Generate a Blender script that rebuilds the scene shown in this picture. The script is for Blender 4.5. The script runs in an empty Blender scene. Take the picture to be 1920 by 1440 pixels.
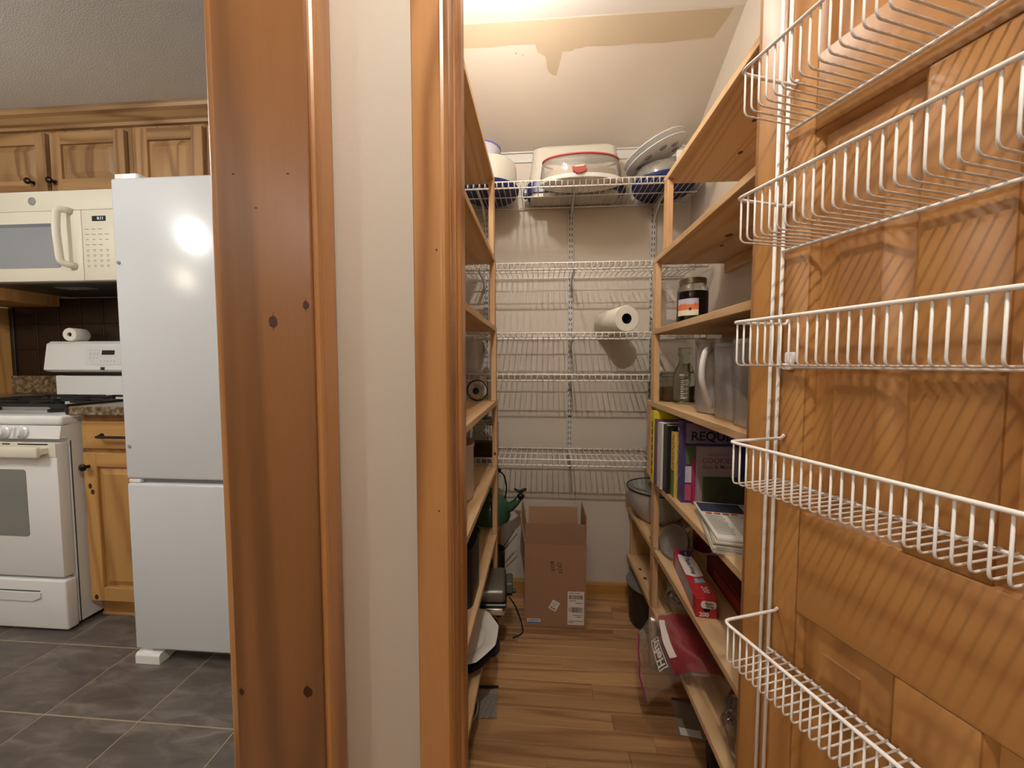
import bpy, bmesh, math, random
from mathutils import Vector, Matrix
random.seed(7)
R = math.radians
scn = bpy.context.scene
col = scn.collection

# ------------------------------------------------------------------ camera, world, exposure
CAM_H = 1.12
cam = bpy.data.cameras.new('camera')
cam.sensor_fit = 'HORIZONTAL'
cam.sensor_width = 36.0
cam.lens = 36.0 * 720 / 1920
cam.clip_start = 0.02
camo = bpy.data.objects.new('camera', cam)
camo.location = (0, 0, CAM_H)
camo.rotation_euler = (math.pi / 2 - math.atan(39 / 720), 0, R(4.4))
col.objects.link(camo)
scn.camera = camo

w = bpy.data.worlds.new('world')
scn.world = w
w.use_nodes = True
w.node_tree.nodes['Background'].inputs[0].default_value = (0.75, 0.78, 0.85, 1)
w.node_tree.nodes['Background'].inputs[1].default_value = 0.12
scn.view_settings.view_transform = 'Standard'
scn.view_settings.look = 'None'
scn.view_settings.gamma = 1
scn.view_settings.use_curve_mapping = False
scn.view_settings.exposure = 0.0

HALL_W, BULB_W, KIT_W, FILL_DOME_W = 4300.0, 290.0, 190.0, 20.0      # lamp surface strengths
CEIL = 2.30

# ------------------------------------------------------------------ helpers
MAT = {}
I4 = Matrix.Identity(4)


def lin(h):
    h = h.lstrip('#')
    o = []
    for i in (0, 2, 4):
        c = int(h[i:i + 2], 16) / 255
        o.append(c / 12.92 if c <= .04045 else ((c + .055) / 1.055) ** 2.4)
    return (*o, 1)


def tag(o, label=None, cat=None, group=None, kind=None):
    if label: o['label'] = label
    if cat: o['category'] = cat
    if group: o['group'] = group
    if kind: o['kind'] = kind
    return o


def thing(name, loc, label=None, cat=None, rz=0, group=None, kind=None):
    o = bpy.data.objects.new(name, None)
    o.empty_display_size = .02
    col.objects.link(o)
    o.location = loc
    o.rotation_euler = (0, 0, rz)
    MAT[o.name] = Matrix.Translation(Vector(loc)) @ Matrix.Rotation(rz, 4, 'Z')
    return tag(o, label, cat, group, kind)


def put(name, vf, mat, parent=None, local=False, smooth=False, label=None, cat=None, group=None, kind=None):
    v, f = vf
    if parent is not None and not local:
        inv = MAT[parent.name].inverted()
        v = [inv @ Vector(p) for p in v]
    org = None
    if parent is None:
        xs = [p[0] for p in v]; ys = [p[1] for p in v]; zs = [p[2] for p in v]
        org = Vector(((min(xs) + max(xs)) / 2, (min(ys) + max(ys)) / 2, min(zs)))
        v = [Vector(p) - org for p in v]
    me = bpy.data.meshes.new(name)
    me.from_pydata([tuple(p) for p in v], [], f)
    me.update()
    if smooth is not False:
        me.polygons.foreach_set('use_smooth', [True] * len(me.polygons))
        if smooth is not True:
            try:
                me.set_sharp_from_angle(angle=R(smooth))
            except Exception:
                pass
    me.materials.append(mat)
    o = bpy.data.objects.new(name, me)
    col.objects.link(o)
    if parent is not None:
        o.parent = parent
        MAT[o.name] = MAT[parent.name]
    else:
        o.location = org
        MAT[o.name] = Matrix.Translation(org)
    return tag(o, label, cat, group, kind)


def dup(o, parent, loc=(0, 0, 0)):
    c = o.copy()
    col.objects.link(c)
    c.parent = parent
    c.location = loc
    MAT[c.name] = MAT[parent.name]
    return c


def join(*vfs):
    V, Fc = [], []
    for v, f in vfs:
        n = len(V)
        V += list(v)
        Fc += [tuple(i + n for i in q) for q in f]
    return V, Fc


def xf(vf, m):
    return [m @ Vector(p) for p in vf[0]], vf[1]


def mv(vf, x, y, z, rz=0, rx=0, ry=0):
    return xf(vf, Matrix.Translation((x, y, z)) @ Matrix.Rotation(rz, 4, 'Z') @ Matrix.Rotation(ry, 4, 'Y') @ Matrix.Rotation(rx, 4, 'X'))


def box(x0, x1, y0, y1, z0, z1, b=0, seg=1):
    if x0 > x1: x0, x1 = x1, x0
    if y0 > y1: y0, y1 = y1, y0
    if z0 > z1: z0, z1 = z1, z0
    if b <= 0:
        v = [(x, y, z) for x in (x0, x1) for y in (y0, y1) for z in (z0, z1)]
        f = [(0, 1, 3, 2), (4, 6, 7, 5), (0, 4, 5, 1), (2, 3, 7, 6), (0, 2, 6, 4), (1, 5, 7, 3)]
        return v, f
    bm = bmesh.new()
    bmesh.ops.create_cube(bm, size=1)
    for p in bm.verts:
        p.co = ((x0 + x1) / 2 + p.co.x * (x1 - x0), (y0 + y1) / 2 + p.co.y * (y1 - y0), (z0 + z1) / 2 + p.co.z * (z1 - z0))
    b = min(b, (x1 - x0) * .49, (y1 - y0) * .49, (z1 - z0) * .49)
    bmesh.ops.bevel(bm, geom=list(bm.edges), offset=b, segments=seg, affect='EDGES', profile=.5)
    bm.verts.index_update()
    r = [p.co.copy() for p in bm.verts], [tuple(q.index for q in fc.verts) for fc in bm.faces]
    bm.free()
    return r


def tube(pts, r, seg=8, closed=False, flat=1.0):
    pts = [Vector(p) for p in pts]
    n = len(pts)
    V, Fc = [], []
    ref = None
    for i, p in enumerate(pts):
        a = pts[i - 1] if (i > 0 or closed) else p
        c = pts[(i + 1) % n] if (i < n - 1 or closed) else p
        t = (c - a).normalized()
        if ref is None:
            up = Vector((0, 0, 1)) if abs(t.z) < .9 else Vector((1, 0, 0))
            u = t.cross(up).normalized()
        else:
            u = (ref - t * ref.dot(t)).normalized()
        ref = u
        q = t.cross(u)
        rr = r[i] if isinstance(r, (list, tuple)) else r
        for k in range(seg):
            g = 2 * math.pi * k / seg
            V.append(p + u * math.cos(g) * rr + q * math.sin(g) * rr * flat)
    m = n if closed else n - 1
    for i in range(m):
        for k in range(seg):
            a, b2 = i * seg + k, i * seg + (k + 1) % seg
            c, d = ((i + 1) % n) * seg + (k + 1) % seg, ((i + 1) % n) * seg + k
            Fc.append((a, b2, c, d))
    if not closed:
        Fc.append(tuple(range(seg))[::-1])
        Fc.append(tuple((n - 1) * seg + k for k in range(seg)))
    return V, Fc


def fillet(pts, rad, k=4):
    out = [Vector(pts[0])]
    for i in range(1, len(pts) - 1):
        a, b, c = Vector(pts[i - 1]), Vector(pts[i]), Vector(pts[i + 1])
        d1, d2 = (a - b), (c - b)
        rr = min(rad, d1.length * .45, d2.length * .45)
        p, q = b + d1.normalized() * rr, b + d2.normalized() * rr
        for j in range(k + 1):
            t = j / k
            out.append(p * (1 - t) ** 2 + b * 2 * t * (1 - t) + q * t * t)
    out.append(Vector(pts[-1]))
    return out


def lathe(prof, seg=32, c=(0, 0, 0), sx=1, sy=1, wob=0, nw=0):
    V, Fc = [], []
    n = len(prof)
    for k in range(seg):
        g = 2 * math.pi * k / seg
        m = 1 + wob * abs(math.cos(g * nw / 2)) if nw else 1
        for r, z in prof:
            V.append((c[0] + r * m * sx * math.cos(g), c[1] + r * m * sy * math.sin(g), c[2] + z))
    for k in range(seg):
        k2 = (k + 1) % seg
        for i in range(n - 1):
            if prof[i][0] < 1e-6 and prof[i + 1][0] < 1e-6: continue
            if prof[i][0] < 1e-6: Fc.append((k * n + i, k2 * n + i + 1, k * n + i + 1))
            elif prof[i + 1][0] < 1e-6: Fc.append((k * n + i, k2 * n + i, k * n + i + 1))
            else: Fc.append((k * n + i, k2 * n + i, k2 * n + i + 1, k * n + i + 1))
    return V, Fc


def prism(poly, z0, z1, axis='Z'):
    """polygon extruded; axis Z: (x,y); axis Y: (x,z) ; axis X: (y,z)"""
    n = len(poly)
    def P(a, b, h):
        return (a, b, h) if axis == 'Z' else ((a, h, b) if axis == 'Y' else (h, a, b))
    V = [P(a, b, z0) for a, b in poly] + [P(a, b, z1) for a, b in poly]
    Fc = [tuple(range(n))[::-1], tuple(range(n, 2 * n))] + [(i, (i + 1) % n, n + (i + 1) % n, n + i) for i in range(n)]
    return V, Fc


def rrect(x0, x1, y0, y1, r, k=4):
    o = []
    for cx, cy, a in ((x1 - r, y1 - r, 0), (x0 + r, y1 - r, 90), (x0 + r, y0 + r, 180), (x1 - r, y0 + r, 270)):
        for j in range(k + 1):
            g = R(a + 90 * j / k)
            o.append((cx + r * math.cos(g), cy + r * math.sin(g)))
    return o


def text_vf(s, size, ext=.0002, bold=0):
    cu = bpy.data.curves.new('txt', 'FONT')
    cu.body = s
    cu.size = size
    cu.extrude = ext
    cu.offset = bold
    cu.align_x = 'CENTER'
    cu.align_y = 'CENTER'
    cu.resolution_u = 3
    o = bpy.data.objects.new('txt', cu)
    col.objects.link(o)
    dg = bpy.context.evaluated_depsgraph_get()
    me = bpy.data.meshes.new_from_object(o.evaluated_get(dg))
    r = [v.co.copy() for v in me.vertices], [tuple(p.vertices) for p in me.polygons]
    bpy.data.objects.remove(o)
    bpy.data.meshes.remove(me)
    return r


def plane_m(o, ex, ey):
    ex, ey = Vector(ex).normalized(), Vector(ey).normalized()
    n = ex.cross(ey)
    m = Matrix.Identity(4)
    for i in range(3):
        m[i][0], m[i][1], m[i][2], m[i][3] = ex[i], ey[i], n[i], o[i]
    return m


# ------------------------------------------------------------------ materials
def newmat(name):
    m = bpy.data.materials.new(name)
    m.use_nodes = True
    nt = m.node_tree
    return m, nt, nt.nodes['Principled BSDF']


def N(nt, t, **kw):
    n = nt.nodes.new(t)
    for k, v in kw.items():
        setattr(n, k, v)
    return n


def plain(name, c, rough=.5, metal=0, spec=.5, noise=0, nscale=30, bump=0, trans=0, ior=1.45, coat=0, alpha=None):
    m, nt, b = newmat(name)
    c = lin(c) if isinstance(c, str) else c
    b.inputs['Base Color'].default_value = c
    b.inputs['Roughness'].default_value = rough
    b.inputs['Metallic'].default_value = metal
    b.inputs['Specular IOR Level'].default_value = spec
    b.inputs['Transmission Weight'].default_value = trans
    b.inputs['IOR'].default_value = ior
    b.inputs['Coat Weight'].default_value = coat
    tc = N(nt, 'ShaderNodeTexCoord')
    nz = N(nt, 'ShaderNodeTexNoise')
    nz.inputs['Scale'].default_value = nscale
    nz.inputs['Detail'].default_value = 4
    nt.links.new(tc.outputs['Object'], nz.inputs['Vector'])
    if noise:
        mx = N(nt, 'ShaderNodeMix', data_type='RGBA')
        mx.inputs['A'].default_value = [x * (1 - noise) for x in c[:3]] + [1]
        mx.inputs['B'].default_value = [min(1, x * (1 + noise)) for x in c[:3]] + [1]
        nt.links.new(nz.outputs['Fac'], mx.inputs['Factor'])
        nt.links.new(mx.outputs['Result'], b.inputs['Base Color'])
    if bump:
        bp = N(nt, 'ShaderNodeBump')
        bp.inputs['Strength'].default_value = bump
        bp.inputs['Distance'].default_value = .002
        nt.links.new(nz.outputs['Fac'], bp.inputs['Height'])
        nt.links.new(bp.outputs['Normal'], b.inputs['Normal'])
    return m


def wood(name, light, dark, axis='Z', scale=9, stretch=14, rings=9, amt=.55, rough=.4, spec=.4, vary=.12, knots=(), blotch=.2, coat=0, fiber=.25):
    m, nt, b = newmat(name)
    L = nt.links.new
    tc = N(nt, 'ShaderNodeTexCoord')
    oi = N(nt, 'ShaderNodeObjectInfo')
    off = N(nt, 'ShaderNodeVectorMath', operation='SCALE')
    comb = N(nt, 'ShaderNodeCombineXYZ')
    for k in range(3):
        mm = N(nt, 'ShaderNodeMath', operation='MULTIPLY')
        mm.inputs[1].default_value = (7.3, 11.9, 5.1)[k]
        L(oi.outputs['Random'], mm.inputs[0])
        L(mm.outputs[0], comb.inputs[k])
    add = N(nt, 'ShaderNodeVectorMath', operation='ADD')
    L(tc.outputs['Object'], add.inputs[0])
    L(comb.outputs[0], add.inputs[1])
    mp = N(nt, 'ShaderNodeMapping')
    s = [1, 1, 1]
    s['XYZ'.index(axis)] = 1 / stretch
    mp.inputs['Scale'].default_value = s
    L(add.outputs[0], mp.inputs['Vector'])
    n1 = N(nt, 'ShaderNodeTexNoise')
    n1.inputs['Scale'].default_value = scale
    n1.inputs['Detail'].default_value = 1.5
    n1.inputs['Distortion'].default_value = .35
    L(mp.outputs[0], n1.inputs['Vector'])
    mul = N(nt, 'ShaderNodeMath', operation='MULTIPLY')
    mul.inputs[1].default_value = rings * 6.283
    L(n1.outputs['Fac'], mul.inputs[0])
    sn = N(nt, 'ShaderNodeMath', operation='SINE')
    L(mul.outputs[0], sn.inputs[0])
    mr = N(nt, 'ShaderNodeMapRange')
    mr.inputs['From Min'].default_value = -1
    mr.inputs['From Max'].default_value = 1
    L(sn.outputs[0], mr.inputs['Value'])
    pw = N(nt, 'ShaderNodeMath', operation='POWER')
    pw.inputs[1].default_value = 2.2
    L(mr.outputs[0], pw.inputs[0])
    n2 = N(nt, 'ShaderNodeTexNoise')
    n2.inputs['Scale'].default_value = scale * 16
    n2.inputs['Detail'].default_value = 3
    L(mp.outputs[0], n2.inputs['Vector'])
    n3 = N(nt, 'ShaderNodeTexNoise')
    n3.inputs['Scale'].default_value = 5
    n3.inputs['Detail'].default_value = 3
    L(mp.outputs[0], n3.inputs['Vector'])
    a1 = N(nt, 'ShaderNodeMath', operation='MULTIPLY')
    a1.inputs[1].default_value = amt
    L(pw.outputs[0], a1.inputs[0])
    a2 = N(nt, 'ShaderNodeMath', operation='MULTIPLY_ADD')
    a2.inputs[1].default_value = fiber
    L(n2.outputs['Fac'], a2.inputs[0])
    L(a1.outputs[0], a2.inputs[2])
    a3 = N(nt, 'ShaderNodeMath', operation='MULTIPLY_ADD')
    a3.inputs[1].default_value = blotch
    L(n3.outputs['Fac'], a3.inputs[0])
    L(a2.outputs[0], a3.inputs[2])
    mx = N(nt, 'ShaderNodeMix', data_type='RGBA')
    mx.inputs['A'].default_value = lin(light)
    mx.inputs['B'].default_value = lin(dark)
    L(a3.outputs[0], mx.inputs['Factor'])
    outc = mx.outputs['Result']
    if vary:
        hv = N(nt, 'ShaderNodeHueSaturation')
        vr = N(nt, 'ShaderNodeMapRange')
        vr.inputs['To Min'].default_value = 1 - vary
        vr.inputs['To Max'].default_value = 1 + vary
        L(oi.outputs['Random'], vr.inputs['Value'])
        L(vr.outputs[0], hv.inputs['Value'])
        L(outc, hv.inputs['Color'])
        outc = hv.outputs['Color']
    for (kx, ky, kz, kr) in knots:
        sb = N(nt, 'ShaderNodeVectorMath', operation='SUBTRACT')
        sb.inputs[1].default_value = (kx, ky, kz)
        L(tc.outputs['Object'], sb.inputs[0])
        ks = N(nt, 'ShaderNodeMapping')
        sc = [1 / kr] * 3
        sc['XYZ'.index(axis)] *= .72
        ks.inputs['Scale'].default_value = sc
        L(sb.outputs[0], ks.inputs['Vector'])
        ln = N(nt, 'ShaderNodeVectorMath', operation='LENGTH')
        L(ks.outputs[0], ln.inputs[0])
        rp = N(nt, 'ShaderNodeValToRGB')
        rp.color_ramp.elements[0].position = .0
        rp.color_ramp.elements[0].color = (.9, .9, .9, 1)
        rp.color_ramp.elements[1].position = 1.0
        rp.color_ramp.elements[1].color = (0, 0, 0, 1)
        e = rp.color_ramp.elements.new(.55); e.color = (.85, .85, .85, 1)
        e = rp.color_ramp.elements.new(.7); e.color = (.25, .25, .25, 1)
        L(ln.outputs['Value'], rp.inputs['Fac'])
        km = N(nt, 'ShaderNodeMix', data_type='RGBA')
        km.inputs['B'].default_value = lin('#3a1b0c')
        L(rp.outputs['Color'], km.inputs['Factor'])
        L(outc, km.inputs['A'])
        outc = km.outputs['Result']
    L(outc, b.inputs['Base Color'])
    b.inputs['Roughness'].default_value = rough
    b.inputs['Specular IOR Level'].default_value = spec
    b.inputs['Coat Weight'].default_value = coat
    b.inputs['Coat Roughness'].default_value = .25
    return m


def emit(name, c, s):
    m, nt, b = newmat(name)
    b.inputs['Base Color'].default_value = (0, 0, 0, 1)
    b.inputs['Emission Color'].default_value = c
    b.inputs['Emission Strength'].default_value = s
    return m


def film(name, c, opac, rough=.12, gloss=.25, tl=0.0):
    """thin translucent plastic film: transparent + tinted diffuse + sheen"""
    m, nt, b = newmat(name)
    nt.nodes.remove(b)
    L = nt.links.new
    out = nt.nodes['Material Output']
    tr = N(nt, 'ShaderNodeBsdfTransparent')
    df = N(nt, 'ShaderNodeBsdfDiffuse'); df.inputs['Color'].default_value = lin(c)
    gl = N(nt, 'ShaderNodeBsdfGlossy'); gl.inputs['Roughness'].default_value = rough
    tc = N(nt, 'ShaderNodeTexCoord')
    nz = N(nt, 'ShaderNodeTexNoise'); nz.inputs['Scale'].default_value = 25; nz.inputs['Detail'].default_value = 3
    bp = N(nt, 'ShaderNodeBump'); bp.inputs['Strength'].default_value = .5; bp.inputs['Distance'].default_value = .004
    L(tc.outputs['Object'], nz.inputs['Vector'])
    L(nz.outputs['Fac'], bp.inputs['Height'])
    L(bp.outputs['Normal'], gl.inputs['Normal'])
    m1 = N(nt, 'ShaderNodeMixShader'); m1.inputs[0].default_value = opac
    if tl:
        tn = N(nt, 'ShaderNodeBsdfTranslucent'); tn.inputs['Color'].default_value = lin(c)
        m0 = N(nt, 'ShaderNodeMixShader'); m0.inputs[0].default_value = tl
        L(df.outputs[0], m0.inputs[1]); L(tn.outputs[0], m0.inputs[2])
        L(tr.outputs[0], m1.inputs[1]); L(m0.outputs[0], m1.inputs[2])
    else:
        L(tr.outputs[0], m1.inputs[1]); L(df.outputs[0], m1.inputs[2])
    fr = N(nt, 'ShaderNodeFresnel'); fr.inputs['IOR'].default_value = 1.35
    L(bp.outputs['Normal'], fr.inputs['Normal'])
    mg = N(nt, 'ShaderNodeMath', operation='MULTIPLY_ADD'); mg.inputs[1].default_value = 1; mg.inputs[2].default_value = gloss * .2
    L(fr.outputs[0], mg.inputs[0])
    m2 = N(nt, 'ShaderNodeMixShader')
    L(mg.outputs[0], m2.inputs[0]); L(m1.outputs[0], m2.inputs[1]); L(gl.outputs[0], m2.inputs[2])
    L(m2.outputs[0], out.inputs['Surface'])
    return m


def speckle(name, cols, scale, rough=.25):
    m, nt, b = newmat(name)
    tc = N(nt, 'ShaderNodeTexCoord')
    vo = N(nt, 'ShaderNodeTexVoronoi'); vo.inputs['Scale'].default_value = scale
    nz = N(nt, 'ShaderNodeTexNoise'); nz.inputs['Scale'].default_value = scale * .6; nz.inputs['Detail'].default_value = 6
    nt.links.new(tc.outputs['Object'], vo.inputs['Vector'])
    nt.links.new(tc.outputs['Object'], nz.inputs['Vector'])
    rp = N(nt, 'ShaderNodeValToRGB')
    rp.color_ramp.elements[0].position = .3; rp.color_ramp.elements[0].color = lin(cols[0])
    rp.color_ramp.elements[1].position = .7; rp.color_ramp.elements[1].color = lin(cols[2])
    e = rp.color_ramp.elements.new(.5); e.color = lin(cols[1])
    mx = N(nt, 'ShaderNodeMix', data_type='RGBA', blend_type='OVERLAY'); mx.inputs['Factor'].default_value = .5
    nt.links.new(nz.outputs['Fac'], rp.inputs['Fac'])
    nt.links.new(rp.outputs['Color'], mx.inputs['A'])
    nt.links.new(vo.outputs['Color'], mx.inputs['B'])
    nt.links.new(rp.outputs['Color'], b.inputs['Base Color'])
    b.inputs['Roughness'].default_value = rough
    return m


def tilemat(name):
    m, nt, b = newmat(name)
    L = nt.links.new
    tc = N(nt, 'ShaderNodeTexCoord'); oi = N(nt, 'ShaderNodeObjectInfo')
    add = N(nt, 'ShaderNodeVectorMath', operation='ADD')
    L(tc.outputs['Object'], add.inputs[0]); L(oi.outputs['Random'], add.inputs[1])
    mp = N(nt, 'ShaderNodeMapping'); mp.inputs['Rotation'].default_value = (0, 0, R(-32)); mp.inputs['Scale'].default_value = (1, 3.2, 1)
    L(add.outputs[0], mp.inputs['Vector'])
    nz = N(nt, 'ShaderNodeTexNoise'); nz.inputs['Scale'].default_value = 6; nz.inputs['Detail'].default_value = 8; nz.inputs['Roughness'].default_value = .62; nz.inputs['Distortion'].default_value = .6
    L(mp.outputs[0], nz.inputs['Vector'])
    rp = N(nt, 'ShaderNodeValToRGB')
    rp.color_ramp.elements[0].position = .3; rp.color_ramp.elements[0].color = lin('#4c4641')
    rp.color_ramp.elements[1].position = .75; rp.color_ramp.elements[1].color = lin('#857d75')
    e = rp.color_ramp.elements.new(.5); e.color = lin('#605852')
    L(nz.outputs['Fac'], rp.inputs['Fac'])
    L(rp.outputs['Color'], b.inputs['Base Color'])
    b.inputs['Roughness'].default_value = .42
    bp = N(nt, 'ShaderNodeBump'); bp.inputs['Strength'].default_value = .15; bp.inputs['Distance'].default_value = .003
    L(nz.outputs['Fac'], bp.inputs['Height']); L(bp.outputs['Normal'], b.inputs['Normal'])
    return m


M_wall = plain('pantry_paint', '#d4cabd', .6, bump=.12, nscale=180)
M_wallhall = plain('hall_paint', '#d0c5b6', .55, bump=.1, nscale=160)
M_patch = plain('ceiling_patch_paint', '#bfae95', .7, noise=.03, nscale=12)
M_ceilw = plain('pantry_ceiling_paint', '#f2eeea', .7, bump=.1, nscale=120)
M_ceilk = plain('stippled_ceiling', '#dedad4', .9, noise=.08, nscale=220, bump=.6)
M_post = wood('stained_pine_jamb', '#9b693d', '#664324', 'Z', 8, 16, 5, .45, .33, .5, .0, blotch=.35,
              knots=())
M_cas = wood('pine_casing', '#c8935d', '#8c5a2e', 'Z', 6, 9, 6, .6, .3, .5, .05)
M_door = wood('honey_pine_vertical', '#b88449', '#87572a', 'Z', 8, 18, 6, .45, .42, .5, .06)
M_doorh = wood('honey_pine_horizontal', '#b88449', '#87572a', 'X', 8, 18, 6, .45, .42, .5, .06)
M_shelf = wood('raw_pine_board', '#debd93', '#b98f5e', 'Y', 8, 12, 7, .5, .55, .3, .07)
M_shelfp = wood('raw_pine_post', '#dab488', '#b68857', 'Z', 9, 12, 5, .45, .55, .3, .1)
M_oak = wood('oak_strip', '#cda373', '#835732', 'X', 10, 18, 7, .42, .36, .45, .2, fiber=.5)
M_base = wood('pine_baseboard', '#c89a58', '#9c6a2e', 'X', 9, 14, 4, .4, .4, .4, .05)
M_hick = wood('hickory_vertical', '#b48f62', '#74502f', 'Z', 7, 9, 5, .5, .4, .4, .15, blotch=.35)
M_hickh = wood('hickory_horizontal', '#b48f62', '#74502f', 'X', 7, 9, 5, .5, .4, .4, .15, blotch=.35)
M_hickb = wood('hickory_base', '#c79a5c', '#956736', 'Z', 7, 9, 5, .5, .4, .4, .12, blotch=.3)
M_hickbh = wood('hickory_base_horizontal', '#c79a5c', '#956736', 'X', 7, 9, 5, .5, .4, .4, .12, blotch=.3)
M_wire = plain('white_coated_wire', '#efeae4', .35, spec=.5)
M_white = plain('white_enamel', '#eeeeec', .25)
M_fridge = plain('white_appliance_skin', '#d4d7da', .2, bump=.03, nscale=500)
M_rangew = plain('white_range_enamel', '#e4e4e2', .2)
M_bisque = plain('bisque_plastic', '#dfd9c6', .35)
M_bisq2 = plain('bisque_dark_trim', '#b9b3a2', .4)
M_glassgrey = plain('grey_window_glass', '#8d9196', .08, spec=.7)
M_oveng = plain('oven_window_glass', '#7c7c78', .1, spec=.7)
M_black = plain('black_plastic', '#141414', .35)
M_iron = plain('cast_iron', '#161514', .55)
M_bronze = plain('oil_rubbed_bronze', '#2a1d16', .35, metal=.6)
M_print = plain('grey_print', '#8d8d88', .5)
M_disp = emit('lit_display', (.75, .95, 1, 1), 1.2)
M_tile = tilemat('slate_look_tile')
M_grout = plain('tan_grout', '#a8967d', .85, noise=.15)
M_granite = speckle('brown_granite', ('#3a2f24', '#6d5a44', '#9c8a70'), 90)
M_tin = plain('dark_bronze_tin', '#33261f', .28, metal=.5, noise=.3, nscale=60, bump=.5)
M_subfl = plain('subfloor', '#3a2a1c', .9)
M_cream = plain('cream_wood_trim', '#d9c9a4', .5)
M_metal = plain('brushed_steel', '#b9b6b0', .25, metal=1)
M_darkmet = plain('dark_steel', '#44423f', .35, metal=.8)
M_std = plain('standard_white_metal', '#cfccc8', .35)
M_slot = plain('slot_shadow_steel', '#4a4844', .6)
M_card = plain('corrugated_cardboard', '#a17c60', .85, noise=.06, nscale=15)
M_cardin = plain('cardboard_inside', '#b08a68', .85, noise=.05, nscale=15)
M_paper = plain('white_paper', '#e6e1d8', .8)
M_ink = plain('dark_ink', '#2a2623', .7)
M_blue = plain('navy_plastic', '#1c2a63', .3)
M_milk = plain('milky_plastic', '#c3beb2', .35, noise=.03, nscale=6)
M_lav = plain('lavender_white_plastic', '#dcdaea', .35)
M_red = plain('red_plastic', '#b04a48', .35)
M_towel = plain('paper_towel', '#efe9dc', .9, bump=.35, nscale=240)
M_dark = plain('dark_hollow', '#1a1512', .9)
M_green = plain('green_enamel', '#33543f', .2, coat=.5)
M_glass = plain('clear_glass', '#f4f8f4', .02, trans=1.0, ior=1.45)
M_glassg = plain('greenish_glass', '#e4efe4', .02, trans=1.0, ior=1.45)
M_lid = film('clear_plastic_lid', '#cfcabf', .38, .1, .5)
M_canister = film('clear_canister_plastic', '#f2eeee', .34, .08, .5, .5)
M_bag = film('clear_plastic_bag', '#d6d0c9', .13, .08, .8)
M_bag2 = film('thin_clear_bag', '#ded8d0', .06, .06, .7)
M_bagred = film('red_bag_print', '#a82a44', .62, .12, .5)
M_flour = plain('flour', '#f8f5f0', .95, bump=.3, nscale=60)
M_liq = plain('dark_syrup', '#150c12', .15)
M_tinlid = plain('jar_lid_metal', '#8f8472', .3, metal=.9)
M_enamel = plain('speckled_enamel', '#c9c6be', .3, noise=.08, nscale=40)
M_plate = plain('glazed_stoneware', '#dedad2', .25)
M_brown = plain('brown_wicker', '#5c3a20', .6, noise=.25, nscale=50, bump=.4)
M_charc = plain('charcoal_plastic', '#1d1d1f', .45)
M_chrome = plain('chrome', '#d8d6d2', .12, metal=1)

# ------------------------------------------------------------------ setting
BW = 1.82          # pantry back wall
KW = 2.05          # kitchen back wall
PL, PR = -.36, .665  # pantry left and right wall faces
FW0, FW1 = .645, .75  # pantry front wall


def struct(name, vf, mat, parent=None, **k):
    o = put(name, vf, mat, parent, **k)
    if parent is None: o['kind'] = 'structure'
    return o


struct('wall_back', box(PL - .14, PR + .14, BW, BW + .1, 0, CEIL), M_wall)
struct('wall_right', box(PR, PR + .1, FW1, BW, 0, CEIL), M_wall)
# partition between kitchen and pantry: jamb end faces the camera
struct('wall_left', box(-.502, PL, .592, BW, 0, CEIL), M_wallhall)
# pantry front wall around the door opening
struct('wall_front', join(box(PL, -.172, FW0, FW1, 0, CEIL), box(.405, 2.4, FW0, FW1, 0, CEIL),
                          box(-.172, .405, FW0, FW1, 2.0, CEIL)), M_wallhall)
struct('wall_kitchen', box(-4.6, -.502, KW, KW + .1, 0, CEIL), M_wallhall)
struct('wall_far_left', box(-4.7, -4.6, -3.2, KW, 0, CEIL), M_wallhall)
struct('wall_behind', box(-4.6, 2.4, -3.3, -3.2, 0, CEIL), M_wallhall)
struct('wall_hall_right', box(2.4, 2.5, -3.2, FW1, 0, CEIL), M_wallhall)
struct('ceiling', box(-4.7, -.502, -3.3, KW + .1, CEIL, CEIL + .05), M_ceilk)
struct('ceiling_hall', box(-.502, 2.5, -3.3, FW1, CEIL, CEIL + .05), M_ceilw)
cp = struct('ceiling_pantry', join(box(-.502, PR + .1, FW1, 1.39, CEIL, CEIL + .05)), M_ceilw)
SL0, SL1 = (1.385, 2.30), (BW, 2.092)   # sloped ceiling, top and bottom edge (y, z)
sl = struct('ceiling_slope', prism([(SL0[0], SL0[1]), (SL1[0], SL1[1]), (SL1[0], SL1[1] + .05), (SL0[0], SL0[1] + .05)], PL - .14, PR + .1, 'X'), M_wall)
# skim-coat patch left unpainted along the top of the slope: (x, distance down the slope)
_sd = Vector((0, SL1[0] - SL0[0], SL1[1] - SL0[1])).normalized()
_sn = Vector((0, 1, 0)).cross(Vector((1, 0, 0)))
_m = plane_m((0, SL0[0], SL0[1]), (1, 0, 0), _sd)
def slope_pts(l):
    nrm = Vector((1, 0, 0)).cross(_sd)
    if nrm.z > 0: nrm = -nrm
    o = Vector((0, SL0[0], SL0[1]))
    top = [o + Vector((a, 0, 0)) + _sd * b + nrm * .0006 for a, b in l]
    n = len(top)
    return top, [tuple(range(n))]
PATCH = [(-.36, .003), (.632, .006), (.619, .042), (.598, .086), (.51, .089), (.43, .092), (.33, .089), (.25, .092), (.157, .088), (.135, .094), (.12, .093),
         (.105, .1), (.072, .101), (.069, .112), (.064, .13), (.052, .178), (.04, .176), (.029, .17), (.02, .16), (.015, .148), (.013, .125), (.008, .111), (-.004, .108), (-.008, .102), (-.019, .1),
         (-.025, .084), (-.026, .073), (-.111, .070), (-.2, .073), (-.36, .072)]
put('paint_patch', slope_pts(PATCH), M_patch, sl)
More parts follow.
